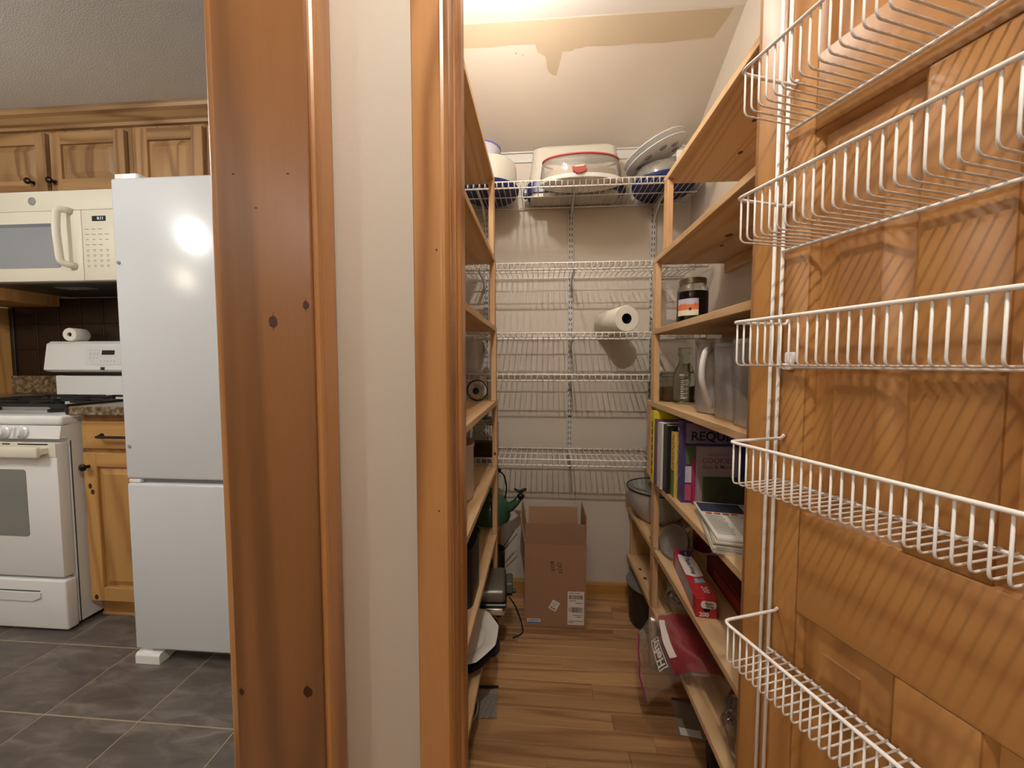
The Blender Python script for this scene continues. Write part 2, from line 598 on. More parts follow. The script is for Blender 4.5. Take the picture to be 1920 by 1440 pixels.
for a, b in ((-.098, .097), (-.074, .105)):
    put('nail_head', xf(lathe([(0, 0), (.0032, .0005), (.003, .0016), (0, .002)], 10), plane_m((a, SL0[0] + _sd.y * b, SL0[1] + _sd.z * b), (1, 0, 0), -_sd)), M_patch, sl)

# --- floors
fl = struct('floor', box(PL - .14, 2.5, -3.3, BW + .1, -.06, -.02), M_subfl)
pw_ = .0572
y = BW - .002
row = 0
while y > .55:
    x = PL - random.uniform(0, .5)
    while x < .68:
        ln = random.uniform(.45, .95)
        a, b = max(x, PL + .001), min(x + ln, PR - .001)
        if b - a > .04:
            put('plank', mv(box(-(b - a) / 2 + .0004, (b - a) / 2 - .0004, -pw_ / 2 + .0003, pw_ / 2 - .0003, -.02, 0, .0006), (a + b) / 2, y - pw_ / 2, 0), M_oak, fl)
        x += ln
    y -= pw_
    row += 1
put('plank_field', box(-.36, 2.5, -3.3, y, -.02, 0), M_oak, fl)
fk = struct('floor_kitchen', box(-4.7, PL - .14, -3.3, KW, -.06, -.0012), M_grout)
TX, TY = .325, .285
for i in range(-12, 4):
    for j in range(-3, 4):
        x0, x1 = -1.255 + i * TX, -1.255 + (i + 1) * TX
        y0, y1 = 1.05 + j * TY, 1.05 + (j + 1) * TY
        x1 = min(x1, -.505); y1 = min(y1, KW - .002)
        if x1 - x0 < .03 or y1 - y0 < .03: continue
        if x0 < -3.6: continue
        if (y0 + TY) < .3: continue
        g = .0019
        put('tile', mv(box(-(x1 - x0) / 2 + g, (x1 - x0) / 2 - g, -(y1 - y0) / 2 + g, (y1 - y0) / 2 - g, -.008, 0, .001), (x0 + x1) / 2, (y0 + y1) / 2, 0), M_tile, fk)
put('tile_field', box(-4.7, -.502, -3.3, .195, -.008, 0), M_tile, fk)

struct('baseboard_back', prism([(BW, 0), (BW - .014, 0), (BW - .014, .062), (BW - .010, .070), (BW, .072)], PL, PR, 'X'), M_base)

# --- kitchen-opening jamb (the wide board) and its casings
jb = struct('trim_1', box(-.502, -.352, .571, .592, 0, CEIL - .001, .0015), M_post)
KN = [(512, 604, .010), (575, 572, .0075), (577, 1297, .0095), (452, 1297, .006)]
M_knot = plain('pine_knot', '#43200f', .45, noise=.4, nscale=120)
def knot(x, z, r, parent=jb, yy=.5708):
    pts = [(x + r * .9 * math.cos(g * .3927) * random.uniform(.85, 1.1), z + r * 1.15 * math.sin(g * .3927) * random.uniform(.85, 1.1)) for g in range(16)]
    put('knot', prism(pts, yy, yy + .002, 'Y'), M_knot, parent)
    put('knot_check', prism([(x - .0006, z + r), (x + .0006, z + r), (x + .0003, z + r * 2)], yy + .0001, yy + .001, 'Y'), M_knot, parent)
    put('knot_check', prism([(x - .0006, z - r), (x + .0006, z - r), (x - .0003, z - r * 1.9)], yy + .0001, yy + .001, 'Y'), M_knot, parent)
for kx, kz, kr in ((-.416, 1.184, .0085), (-.3625, 1.209, .006), (-.378, .585, .0085), (-.4925, .577, .005)):
    knot(kx, kz, kr)
for kx, kz in ((-.473, 1.41), (-.385, 1.407), (-.438, 1.358)):
    put('nail_hole', prism([(kx - .0025, kz), (kx, kz - .0012), (kx + .0025, kz), (kx, kz + .001)], .5707, .572, 'Y'), M_dark, jb)
# casing on the hall side (faces +X), rounded profile
cpoly = [(.577, -.36), (.577, -.349), (.579, -.345), (.583, -.343), (.588, -.344), (.592, -.347), (.600, -.3465), (.632, -.348), (.636, -.350), (.637, -.36)]
struct('trim_2', prism([(x, yy) for yy, x in cpoly], 0, CEIL - .001, 'Z'), M_cas)
struct('trim_3', box(-.5165, -.502, .5765, .64, 0, CEIL - .001, .003, 2), M_cas)
# pantry door casing (faces camera), jamb with stops
def vtrim(name, poly, z0, z1, mat=M_cas): return struct(name, prism(poly, z0, z1, 'Z'), mat)
vtrim('trim_4', [(-.2115, .645), (-.2115, .630), (-.209, .6275), (-.166, .6275), (-.163, .626), (-.158, .627), (-.1555, .631), (-.1535, .636), (-.1535, .645)], 0, 2.04)
vtrim('trim_5', [(.400, .645), (.400, .636), (.403, .628), (.452, .628), (.455, .645)], 0, 2.04)
struct('trim_6', box(-.153, .4, .6285, .645, 1.985, 2.04, .003), M_cas)
JX = -.1525
jl = vtrim('trim_7', [(-.172, FW0), (-.1525, FW0), (JX, .6465), (JX, .6645), (JX - .003, .666), (JX, .668), (JX, FW1 - .001), (-.172, FW1)], 0, 2.0)
put('door_stop', prism([(JX, .690), (JX + .004, .690), (JX + .0065, .6925), (JX + .0085, .698), (JX + .0085, .724), (JX, .726)], 0, 1.98, 'Z'), M_cas, jl)
put('door_stop', prism([(JX, .672), (JX + .003, .6735), (JX + .003, .681), (JX, .683)], 0, 1.98, 'Z'), M_cas, jl)
vtrim('trim_8', [(.405, FW0), (.386, FW0), (.386, FW1), (.405, FW1)], 0, 2.0)
struct('trim_9', box(JX, .386, FW0, FW1, 1.98, 2.0), M_cas)
for kz in (1.305, .87):
    put('nail_hole', mv(lathe([(0, 0), (.0012, 0), (.0012, .0012), (0, .0012)], 8), -.172, .6273, kz, rx=R(90)), M_dark, bpy.data.objects['trim_4'])

# ------------------------------------------------------------------ lamps
def glow_lamp(name, loc, r, col_, strength, label, drop):
    t = thing(name, loc, label, 'lamp')
    put('lamp_base', lathe([(0, 0), (r * 1.6, 0), (r * 1.6, -.012), (r * .8, -drop * .6), (0, -drop * .6)], 20), M_white, t, local=True, smooth=40)
    put('bulb', lathe([(0, -drop * .6), (r * .5, -drop * .6), (r * .95, -drop), (r, -drop - r * .4), (r * .8, -drop - r), (r * .4, -drop - r * 1.25), (0, -drop - r * 1.33)], 20), emit(name + '_glow', col_, strength), t, local=True, smooth=True)
    return t
glow_lamp('hall_ceiling_lamp', (.02, -.12, CEIL), .015, (1, .92, .82, 1), HALL_W, 'small bare bulb lamp on the hall ceiling above the viewer', .03)
glow_lamp('pantry_bulb_lamp', (-.10, 1.04, CEIL), .026, (1, .95, .87, 1), BULB_W, 'bare bulb lamp on the flat pantry ceiling', .12)
def fill_dome(x, y, label, c=(1, .95, .88, 1), s=KIT_W, r=.085):
    t = thing('fill_dome', (x, y, CEIL), label, 'lamp', group=None)
    put('trim_ring', lathe([(r, 0), (r * 1.2, 0), (r * 1.2, -.012), (r, -.014)], 28), M_white, t, local=True, smooth=40)
    put('diffuser', lathe([(r, -.013), (r * .98, -.03), (r * .8, -.05), (r * .45, -.064), (0, -.068)], 28), emit('dome_glow', c, s), t, local=True, smooth=True)
def globe_light(x, y, label, c=(1, .985, .96, 1), s=KIT_W, r=.07, drop=.2):
    t = thing('globe_light', (x, y, CEIL), label, 'lamp')
    put('ceiling_plate', lathe([(0, 0), (.06, 0), (.06, -.01), (.012, -.02), (.012, -drop + r), (0, -drop + r)], 24), M_white, t, local=True, smooth=40)
    put('globe', lathe([(0, -drop + r - .001)] + [(r * math.sin(R(a_)), -drop + r * math.cos(R(a_))) for a_ in range(15, 180, 15)] + [(0, -drop - r)], 24), emit('globe_glow', c, s), t, local=True, smooth=True)
globe_light(-2.22, .26, 'semi-flush globe ceiling light of the kitchen nearest the range')
globe_light(-3.41, -.78, 'semi-flush globe ceiling light deep in the kitchen, warmer than the others', (1, .88, .66, 1), KIT_W * .6)
globe_light(-1.7, -1.7, 'semi-flush globe ceiling light of the kitchen beside the hall opening', s=KIT_W * .5)
fill_dome(.6, -1.9, 'wide added fill dome on the hall ceiling behind the viewer', (1, .90, .77, 1), FILL_DOME_W, .16)  # unseen dome added as soft fill for camera-facing surfaces and the floor

# ------------------------------------------------------------------ pantry door (open), with wire rack
DA = R(18.8)
P0 = (.337, .65, 0)
DRZ = math.atan2(-math.cos(DA), math.sin(DA))
DW, DH, DT = .485, 1.955, .035
door = thing('door_1', P0, None, None, DRZ, kind='structure')
def dpart(name, vf, mat): return put(name, vf, mat, door, local=True, smooth=30)
ST, PN, MU = .090, .117, .071
zb = [.012, .235, .762, .908, 1.432, 1.532, 1.78, DH]
for x0 in (0, DW - ST):
    dpart('stile', box(x0, x0 + ST, 0, DT, zb[0], zb[-1], .003, 2), M_door)
for z0, z1 in ((zb[0], zb[1]), (zb[2], zb[3]), (zb[4], zb[5]), (zb[6], zb[7])):
    dpart('rail', box(ST, DW - ST, .0002, DT, z0, z1, .003, 2), M_doorh)
for z0, z1 in ((zb[1], zb[2]), (zb[3], zb[4]), (zb[5], zb[6])):
    dpart('mullion', box(ST + PN, ST + PN + MU, .0004, DT, z0, z1, .003, 2), M_door)
    for x0 in (ST, ST + PN + MU):
        x1 = x0 + PN
        def ring(i, yy): return [(x0 + i, yy, z0 + i), (x1 - i, yy, z0 + i), (x1 - i, yy, z1 - i), (x0 + i, yy, z1 - i)]
        lv = [ring(0, .0035), ring(.004, .007), ring(.007, .0135), ring(.012, .0135), ring(.034, .006), ring(.036, .0045)]
        V = [p for q in lv for p in q]
        Fc = []
        for k in range(len(lv) - 1):
            for e in range(4):
                Fc.append((k * 4 + e, k * 4 + (e + 1) % 4, k * 4 + 4 + (e + 1) % 4, k * 4 + 4 + e))
        n = len(V) - 4
        Fc.append((n, n + 1, n + 2, n + 3))
        dpart('panel', join((V, Fc), box(x0, x1, .02, .03, z0, z1)), M_door)
for hz in (.20, 1.0, 1.72):
    put('hinge', mv(lathe([(0, 0), (.005, 0), (.005, .09), (0, .09)], 10), -.004, .031, hz), M_bronze, door, local=True)

rack = thing('door_rack', P0, 'white wire five-basket rack hung on the open wooden door', 'rack', DRZ)
WIRE_R, RAIL_R = .00125, .0023
BT0, BT1, BD = .062, .432, .098
for tx in (.040, .0535, .4365, .450):
    put('upright_rod', tube([(tx, -.0045, .10), (tx, -.0045, 1.90)], .0026, 8), M_wire, rack, local=True, smooth=True)
for tx in (.040, .4365):
    for zz in (.10, 1.90):
        put('rod_end', tube(fillet([(tx, -.0045, zz), (tx, -.0045, zz + (-.01 if zz < 1 else .01)), (tx + .0135, -.0045, zz + (-.01 if zz < 1 else .01)), (tx + .0135, -.0045, zz)], .006), .0026, 8), M_wire, rack, local=True, smooth=True)
bask_z = [(1.449, 1.509), (1.286, 1.343), (1.117, 1.176), (.950, 1.0095), (.688, .747)]
HB = .059
wire_mesh = None
NW = 34
for bi, (z0, z1) in enumerate(bask_z):
    top = fillet([(BT0 + .004, -.004, z1 + .006), (BT0, -.004, z1), (BT0, -BD, z1), (BT1, -BD, z1), (BT1, -.004, z1), (BT1 - .004, -.004, z1 + .006)], .012, 5)
    bk = put('basket', tube(top, RAIL_R, 8), M_wire, rack, local=True, smooth=True)
    put('back_rail', tube([(BT0 - .006, -.0085, z1 - HB - .0026), (BT1 + .006, -.0085, z1 - HB - .0026)], RAIL_R, 8), M_wire, bk, local=True, smooth=True)
    for k in range(NW):
        xx = BT0 + .007 + k * (BT1 - BT0 - .014) / (NW - 1)
        if wire_mesh is None:
            p = fillet([(0, -BD + .0022, 0), (0, -BD + .0022, -HB), (0, -.007, -HB)], .008, 4)
            wo = put('wire', tube(p, WIRE_R, 6), M_wire, bk, local=True, smooth=True)
            wire_mesh = wo.data
        else:
            wo = bpy.data.objects.new('wire', wire_mesh)
            col.objects.link(wo)
            wo.parent = bk
        wo.location = (xx, 0, z1)
for zz in (1.122,):
    put('mounting_clip', join(box(.063, .078, -.007, -.0005, zz - .002, zz + .014, .002), mv(lathe([(0, 0), (.007, 0), (.0085, -.004), (.007, -.009), (0, -.01)], 14), .070, -.006, zz - .002)), M_white, rack, local=True, smooth=40)

KNOTS_R = [(.522, 1.14, 1.497, .010), (.545, 1.235, 1.497, .006), (.52, 1.02, 1.736, .006), (.545, .97, 1.736, .005), (.56, 1.17, 1.736, .006), (.43, 1.66, .226, .006), (.433, 1.59, .226, .007)]
# ------------------------------------------------------------------ wooden side shelves
XL, XR = -.178, .405
T = .019
LU = thing('wooden_shelf_unit', (XL - .08, 1.2, 0), 'unpainted pine shelves built along the pantry wall on the left', 'shelves')
RU = thing('wooden_shelf_unit', (XR + .12, 1.2, 0), 'unpainted pine shelves built along the pantry wall beside the open door', 'shelves')
Lz = [1.813, 1.523, 1.264, .971, .698, .422, .190]       # tops
Lend = [1.476, 1.504, 1.535, 1.568, 1.563, 1.80, 1.80]
for k, zt in enumerate(Lz):
    put('shelf_board', mv(box(-.0895, .0895, -.4, Lend[k] - 1.16, -T, 0, .0012), XL - .0905, 1.16, zt), M_shelf, LU)
    put('wall_cleat', box(PL + .001, PL + .02, .76, Lend[k] - .02, zt - T - .038, zt - T - .0005, .001), M_shelf, LU)
Lp = [(1.794 - T + .019, 1.523, 1.476, 1.504), (1.504, 1.264, 1.504, 1.535), (1.245, .971, 1.535, 1.568), (.952, .698, 1.565, 1.565), (.679, .422, 1.563, 1.563), (.403, .19, 1.56, 1.56), (.171, 0, 1.56, 1.56)]
for zt, zb_, yt, yb in Lp:
    yy = (yt + yb) / 2
    put('post', mv(box(-.019, .0, -.0395, 0, zb_ + .0004, zt - .0004, .0012), XL - .0005, min(yt, yb) - .0005, 0), M_shelfp, LU)
for zt, zb_ in ((.403, .19), (.171, 0)):
    put('end_board', box(PL + .002, XL - .012, 1.782, 1.80, zb_ + .0005, zt - .0005, .001), M_shelfp, LU)
Rz = [1.736, 1.497, 1.243, .980, .697, .450, .226]
Rend = [1.351, 1.458, 1.461, 1.50, 1.43, 1.803, 1.80]
for k, zt in enumerate(Rz):
    put('shelf_board', mv(box(-.129, .129, -.4, Rend[k] - 1.16, -T, 0, .0012), XR + .129, 1.16, zt), M_shelf, RU)
    put('wall_cleat', box(PR - .02, PR - .001, .76, Rend[k] - .02, zt - T - .038, zt - T - .0005, .001), M_shelf, RU)
Rp = [(1.717, 1.497, 1.351), (1.478, 1.243, 1.458), (1.224, .980, 1.461), (.961, .697, 1.466), (.678, .450, 1.43), (.431, .226, 1.43), (.207, 0, 1.43)]
for i, (zt, zb_, yy) in enumerate(Rp):
    put('post', box(XR + .0005, XR + .0195, yy - .0395, yy - .0005, zb_ + .0004, zt - .0004, .0012) if i > 3 and False else mv(box(0, .019, -.038, 0, zb_ + .0004, zt - .0004, .0012), XR + .0005, yy - .0005 + (.03 if i in (3,) else 0), 0), M_shelfp, RU)
for zt, zb_ in ((.431, .226), (.207, 0)):
    put('end_board', box(XR + .012, PR - .002, 1.782, 1.80, zb_ + .0005, zt - .0005, .001), M_shelfp, RU)
for (yy, zz) in ((1.22, 1.30), (1.05, 1.33), (1.0, 1.42), (1.33, 1.27)):
    put('nail_hole', mv(lathe([(0, 0), (.0035, 0), (.0035, .001), (0, .001)], 8), PR - .0002, yy, zz, ry=R(-90)), M_dark, bpy.data.objects['wall_right'])

def knot_disc(x, y, z, r, parent, nrm, ax=(0, 1, 0)):
    ey = Vector(nrm).cross(Vector(ax))
    v = lathe([(0, .0005), (r * .55, .0005), (r, .0002)], 12, sx=1.5)
    put('knot', xf(v, plane_m((x, y, z), ax, ey)), M_knot, parent, smooth=True)
for x, y, z, r in KNOTS_R: knot_disc(x, y, z - T - .0001 if z > 1.2 else z + .0001, r, RU, (0, 0, -1) if z > 1.2 else (0, 0, 1))
knot_disc(-.1865, 1.5238, .755, .0045, LU, (0, -1, 0), (0, 0, 1))

# ------------------------------------------------------------------ back-wall standards, hang track and wire shelves
track = put('hang_track', join(box(PL + .01, PR - .01, BW - .006, BW - .0005, 2.040, 2.086, .001), box(PL + .01, PR - .01, BW - .012, BW - .006, 2.079, 2.086, .001)), M_std,
            label='long white metal hang track fixed along the top of the back wall', cat='track')
SX = [-.262, .132, .500]
for sx, lab in zip(SX, ('white slotted shelf standard hidden behind the pine shelf post on the left', 'white slotted shelf standard in the middle of the back wall', 'white slotted shelf standard beside the pine post on the right')):
    st = thing('shelf_standard', (sx, BW - .006, .42), lab, 'shelf standard', group='slotted shelf standards')
    put('channel', join(box(-.0125, .0125, -.0045, .0055, .26, 1.62, .001)), M_std, st, local=True)
    vf = []
    z = .29
    while z < 1.60:
        for dx in (-.0055, .0055):
            vf.append(box(dx - .0016, dx + .0016, -.0052, -.004, z, z + .0125))
        z += .0254
    put('slots', join(*vf), M_slot, st, local=True, kind='stuff')
    for z in (.45, .9, 1.35):
        put('screw', mv(lathe([(0, 0), (.0035, 0), (.0025, .0018), (0, .002)], 10), 0, -.0045, z, rx=R(90)), M_darkmet, st, local=True)
WZ = [1.836, 1.517, 1.241, 1.073, .722]
WF = [1.555, 1.555, 1.555, 1.565, 1.575]
WL = ['topmost white wire shelf on the back wall, holding cake carriers', 'empty white wire shelf on the back wall, second from the top',
      'white wire shelf on the back wall with the paper towel roll', 'white wire shelf on the back wall, second from the bottom', 'lowest white wire shelf on the back wall, above the cardboard box']
XA, XB = PL + .012, .640
first = {}
for zt, yf, lab in zip(WZ, WF, WL):
    ws = thing('wire_shelf', ((XA + XB) / 2, BW, zt), lab, 'wire shelf', group='wire shelves on the back wall')
    d = BW - yf
    hw = (XB - XA) / 2
    r1 = put('rail', tube([(-hw, -d, 0), (hw, -d, 0)], .0032, 8), M_wire, ws, local=True, smooth=True)
    put('rail', tube([(-hw, -d, -.0245), (hw, -d, -.0245)], .0032, 8), M_wire, ws, local=True, smooth=True)
    put('rail', tube([(-hw, -.012, -.005), (hw, -.012, -.005)], .0032, 8), M_wire, ws, local=True, smooth=True)
    put('rail', tube([(-hw, -d * .5, -.005), (hw, -d * .5, -.005)], .0028, 8), M_wire, ws, local=True, smooth=True)
    nn = 43
    key = round(d, 3)
    for k in range(nn):
        x = -hw + .004 + k * (2 * hw - .008) / (nn - 1)
        if key not in first:
            p = fillet([(0, -.010, 0), (0, -d - .003, 0), (0, -d - .003, -.027)], .004, 2)
            o = put('wire', tube(p, .0018, 6), M_wire, ws, local=True, smooth=True)
            first[key] = o.data
        else:
            o = bpy.data.objects.new('wire', first[key])
            col.objects.link(o)
            o.parent = ws
        o.location = (x, 0, 0)
    for sx in SX:
        lx = sx - (XA + XB) / 2
        arm = [(-.012, -.009), (-d + .02, -.009), (-d + .02, -.016), (-.10, -.030), (-.03, -.062), (-.012, -.095)]
        put('bracket', prism(arm, lx - .003, lx + .003, 'X'), M_std, ws, local=True)

# ------------------------------------------------------------------ kitchen: refrigerator
FX0, FX1, FY = -1.512, -.92, 1.27
fr = thing('refrigerator', ((FX0 + FX1) / 2, FY + .33, 0), 'white bottom-freezer refrigerator standing behind the stained pine jamb', 'refrigerator')
put('body', box(FX0 + .006, FX1 - .006, FY + .062, KW - .03, .05, 1.755, .006, 2), M_fridge, fr, smooth=30)
put('upper_door', box(FX0, FX1, FY, FY + .058, .698, 1.768, .009, 3), M_fridge, fr, smooth=30)
lo_ = put('lower_door', box(FX0, FX1, FY, FY + .058, .052, .682, .009, 3), M_fridge, fr, smooth=30)
put('top_hinge_cover', prism(rrect(FX0 - .002, FX0 + .095, FY + .012, FY + .16, .012), 1.7685, 1.786, 'Z'), M_white, fr, smooth=30)
put('middle_hinge', box(FX0 + .006, FX0 + .052, FY + .004, FY + .062, .6835, .6965, .002), M_white, fr)
put('gasket', box(FX0 + .02, FX1 - .02, FY + .02, FY + .062, .6822, .6978), M_glassgrey, fr)
ft = prism([(FY - .005, .0), (FY + .03, 0), (FY + .20, .03), (FY + .2, .048), (FY + .05, .046), (FY - .0, .038), (FY - .005, .03)], FX0 + .004, FX0 + .1, 'X')
put('foot', ft, M_white, fr)
put('foot_hinge_pin', box(FX0 + .02, FX0 + .06, FY + .008, FY + .03, .036, .0515, .002), M_white, fr)
put('kick_plate', box(FX0 + .1, FX1 - .01, FY + .1, FY + .13, .004, .05), M_darkmet, fr)
for (x, z) in ((FX0 + .018, 1.475), (FX0 + .021, .818)):
    put('plug', mv(lathe([(0, 0), (.0065, 0), (.006, .003), (0, .004)], 14), x, FY + .0005, z, rx=R(90)), M_glassgrey, fr, smooth=40)

# ------------------------------------------------------------------ gas range
RX0, RX1, RY = -2.71, -1.95, 1.40
rg = thing('gas_range', ((RX0 + RX1) / 2, RY + .3, 0), 'white gas range with black grates and a white control backguard', 'range')
put('body', box(RX0 + .004, RX1 - .004, RY + .035, KW - .02, .02, .885, .004), M_rangew, rg)
put('cooktop', box(RX0, RX1, RY + .005, KW - .02, .866, .905, .012, 3), M_rangew, rg, smooth=30)
cpn = put('control_panel', prism([(RY, .812), (RY + .03, .812), (RY + .04, .865), (RY + .008, .865)], RX0 + .002, RX1 - .002, 'X'), M_rangew, rg)
for i, kx in enumerate((-2.60, -2.45, -2.20, -2.118)):
    kb = put('knob', mv(join(lathe([(0, 0), (.026, 0), (.026, .006), (.021, .010), (.019, .024), (0, .026)], 22), box(-.005, .005, -.02, .02, .01, .034, .002)), kx, RY + .003, .838, rx=R(83)), M_rangew, cpn, smooth=35)
    put('pointer_mark', mv(box(-.0012, .0012, .006, .018, .034, .0345), kx, RY + .003, .838, rx=R(83)), M_print, cpn)
od = put('oven_door', box(RX0 + .003, RX1 - .012, RY - .006, RY + .034, .234, .795, .006, 2), M_rangew, rg, smooth=30)
put('oven_window', prism(rrect(RX0 + .155, RX1 - .155, .405, .685, .012), RY - .0075, RY, 'Y'), M_oveng, od)
put('oven_handle', join(box(RX0 + .03, RX1 - .045, RY - .045, RY - .03, .742, .785, .007, 2), box(RX0 + .03, RX0 + .06, RY - .04, RY - .004, .752, .78, .004), box(RX1 - .075, RX1 - .045, RY - .04, RY - .004, .752, .78, .004)), M_bisque, od, smooth=30)
put('door_top_band', box(RX0 + .003, RX1 - .012, RY - .008, RY - .005, .738, .797, .001), M_bisque, od)
for x0, x1 in ((-2.32, -2.25), (-2.20, -2.165), (-2.13, -1.995), (-2.48, -2.36)):
    put('vent_slot', box(x0, x1, RY - .0088, RY - .006, .788, .793), M_black, od)
dr = put('drawer', box(RX0 + .003, RX1 - .005, RY - .01, RY + .034, .012, .222, .008, 3), M_rangew, rg, smooth=30)
put('drawer_pull', join(prism([(RX0 + .16, .165), (RX0 + .18, .135), (RX1 - .15, .135), (RX1 - .115, .150), (RX1 - .115, .170), (RX0 + .16, .172)], RY - .016, RY - .008, 'Y')), M_rangew, dr)
put('drawer_pull_shadow_gap', box(RX0 + .17, RX1 - .12, RY - .0112, RY - .008, .1725, .1775), M_slot, dr)
put('side_seam', box(RX1 - .006, RX1 - .003, RY + .036, RY + .039, .02, .80), M_slot, rg)
bg = put('backguard', prism([(1.905, 1.077), (1.895, 1.085), (1.915, 1.225), (1.935, 1.24), (2.02, 1.24), (2.03, 1.225), (2.03, 1.07), (1.93, 1.07)], RX0, RX1, 'X'), M_rangew, rg)
put('backguard_riser', box(RX0 + .012, RX1 - .012, 1.935, 2.03, .9, 1.052, .004), M_rangew, rg)
put('riser_vent', box(RX0 + .07, RX1 - .03, 1.934, 1.95, 1.052, 1.0695), M_black, rg)
_bm = plane_m((-2.325, 1.9038, 1.16), (1, 0, 0), (0, .02, .14))
put('control_overlay', xf(prism(rrect(-.14, .14, -.05, .052, .012), 0, .0006), _bm), plain('overlay_white', '#d9dad8', .3), bg)
put('clock_display', xf(prism(rrect(-.045, .03, .005, .03, .003), .0004, .0012), _bm), M_black, bg)
put('brand_mark', xf(join(box(-.045, -.020, -.068, -.062, 0, .0008), box(-.045, -.020, -.077, -.071, 0, .0008), box(-.041, -.024, -.0705, -.0685, 0, .0008)), _bm), M_ink, bg)
vf = [box(x, x + .012, z, z + .0016, .0004, .001) for x in (-.118, -.095, -.075) for z in (.03, .012, .006, -.012)] + [box(-.05 + k * .02, -.042 + k * .02, z, z + .0016, .0004, .001) for k in range(5) for z in (-.005, -.028, -.033)]
put('button_print', xf(join(*vf), _bm), M_print, bg, kind='stuff')
# grates
def bar(a, b, wd=.011, h=.012):
    a, b = Vector(a), Vector(b)
    t = (b - a); l = t.length
    m = Matrix.Translation((a + b) / 2) @ t.to_track_quat('X', 'Z').to_matrix().to_4x4()
    return xf(box(-l / 2, l / 2, -wd / 2, wd / 2, -h / 2, h / 2, .002), m)
for gx in (-2.52, -2.135):
    for gy, nm in ((1.55, 0), (1.785, 1)):
        z = .944
        w2, d2 = .165, .112
        parts = [bar((gx - w2, gy - d2, z), (gx + w2, gy - d2, z)), bar((gx - w2, gy + d2, z), (gx + w2, gy + d2, z)), bar((gx - w2, gy - d2, z), (gx - w2, gy + d2, z)), bar((gx + w2, gy - d2, z), (gx + w2, gy + d2, z))]
        for sx, sy in ((1, 0), (-1, 0), (0, 1), (0, -1)):
            parts.append(bar((gx + sx * w2, gy + sy * d2, z), (gx + sx * .04, gy + sy * .04, z + .006), .009))
        for sx in (-1, 1):
            for sy in (-1, 1):
                parts.append(bar((gx + sx * w2, gy + sy * d2, z), (gx + sx * (w2 + .01), gy + sy * (d2 - .004), .907), .012))
        put('grate', join(*parts), M_iron, rg)
        put('burner_cap', lathe([(0, 0), (.045, 0), (.045, .012), (.035, .016), (.034, .024), (.03, .026), (0, .026)], 24, (gx, gy, .9045)), M_iron, rg, smooth=40)

# little white roll on top of the backguard
t = thing('paper_roll', (-2.575, 1.955, 1.2405), 'small off-white paper roll lying on the range backguard', 'paper roll', rz=R(8))
put('roll', mv(lathe([(.012, 0), (.034, 0), (.036, .003), (.036, .075), (.034, .078), (.012, .078), (.012, 0)], 26), 0, .0375, .036, rx=R(90)), M_towel, t, local=True, smooth=40)
put('core', mv(lathe([(0, .07), (.0119, .07), (.0119, .002)], 20), 0, .0375, .036, rx=R(90)), M_dark, t, local=True)

# ------------------------------------------------------------------ microwave
MX0, MX1, MY, MZ0, MZ1 = -2.71, -1.95, 1.65, 1.500, 1.918
mw = thing('microwave', ((MX0 + MX1) / 2, MY + .2, MZ0), 'bisque over-the-range microwave mounted below the hickory cabinets', 'microwave')
put('body', box(MX0 + .003, MX1 - .003, MY + .035, KW - .018, MZ0, MZ1, .004), M_bisque, mw)
put('vent_strip', box(MX0, MX1, MY + .004, MY + .036, MZ1 - .092, MZ1, .006, 2), M_bisque, mw, smooth=30)
md = put('microwave_door', box(MX0, -2.121, MY, MY + .036, MZ0 + .003, MZ1 - .0925, .006, 2), M_bisque, mw, smooth=30)
put('door_window', prism(rrect(MX0 + .06, -2.232, MZ0 + .065, MZ1 - .15, .012), MY - .002, MY + .001, 'Y'), M_glassgrey, md)
put('window_top_shade', box(MX0 + .062, -2.234, MY - .0024, MY - .001, MZ1 - .166, MZ1 - .152), plain('window_band', '#6f7378', .15), md)
hp = fillet([(-2.165, MY, MZ1 - .098), (-2.185, MY - .042, MZ1 - .100), (-2.182, MY - .05, MZ1 - .2), (-2.18, MY - .042, MZ0 + .075), (-2.155, MY, MZ0 + .07)], .03, 5)
put('door_handle', tube(hp, .0095, 10, flat=1.5), M_bisque, md, smooth=True)
pn = put('control_panel', box(-2.119, MX1, MY, MY + .036, MZ0 + .003, MZ1 - .0925, .006, 2), M_bisque, mw, smooth=30)
put('clock_display', box(-2.062, -1.995, MY - .0015, MY + .001, 1.772, 1.795), M_black, pn)
put('clock_digits', xf(text_vf('0:11', .019, .0002), plane_m((-2.02, MY - .0017, 1.7835), (1, 0, 0), (0, 0, 1))), M_disp, pn)
vf = []
for r_ in range(8):
    z = 1.735 - r_ * .0235
    for c_ in range(4):
        if r_ in (0, 3) and c_ > 2: continue
        x = -2.092 + c_ * .033
        wd = .010 if r_ in (0, 1, 3) else .007
        vf.append(box(x - wd, x + wd, MY - .0008, MY, z, z + .0022))
        if r_ > 3: vf.append(box(x - wd * .7, x + wd * .7, MY - .0008, MY, z - .006, z - .0045))
put('button_print', join(*vf), plain('button_print_grey', '#77736a', .6), pn, kind='stuff')
put('badge', mv(lathe([(0, 0), (.019, 0), (.018, .002), (.013, .0022), (.012, .003), (0, .003)], 24), -2.368, MY + .0035, 1.872, rx=R(90)), M_print, mw, smooth=40)
put('under_plate', box(MX0 + .02, MX1 - .02, MY + .03, KW - .03, MZ0 - .004, MZ0 - .0005), M_darkmet, mw)
put('task_lamp_lens', box(MX0 + .3, MX1 - .3, MY + .1, MY + .16, MZ0 - .006, MZ0 - .004), M_glassgrey, mw)

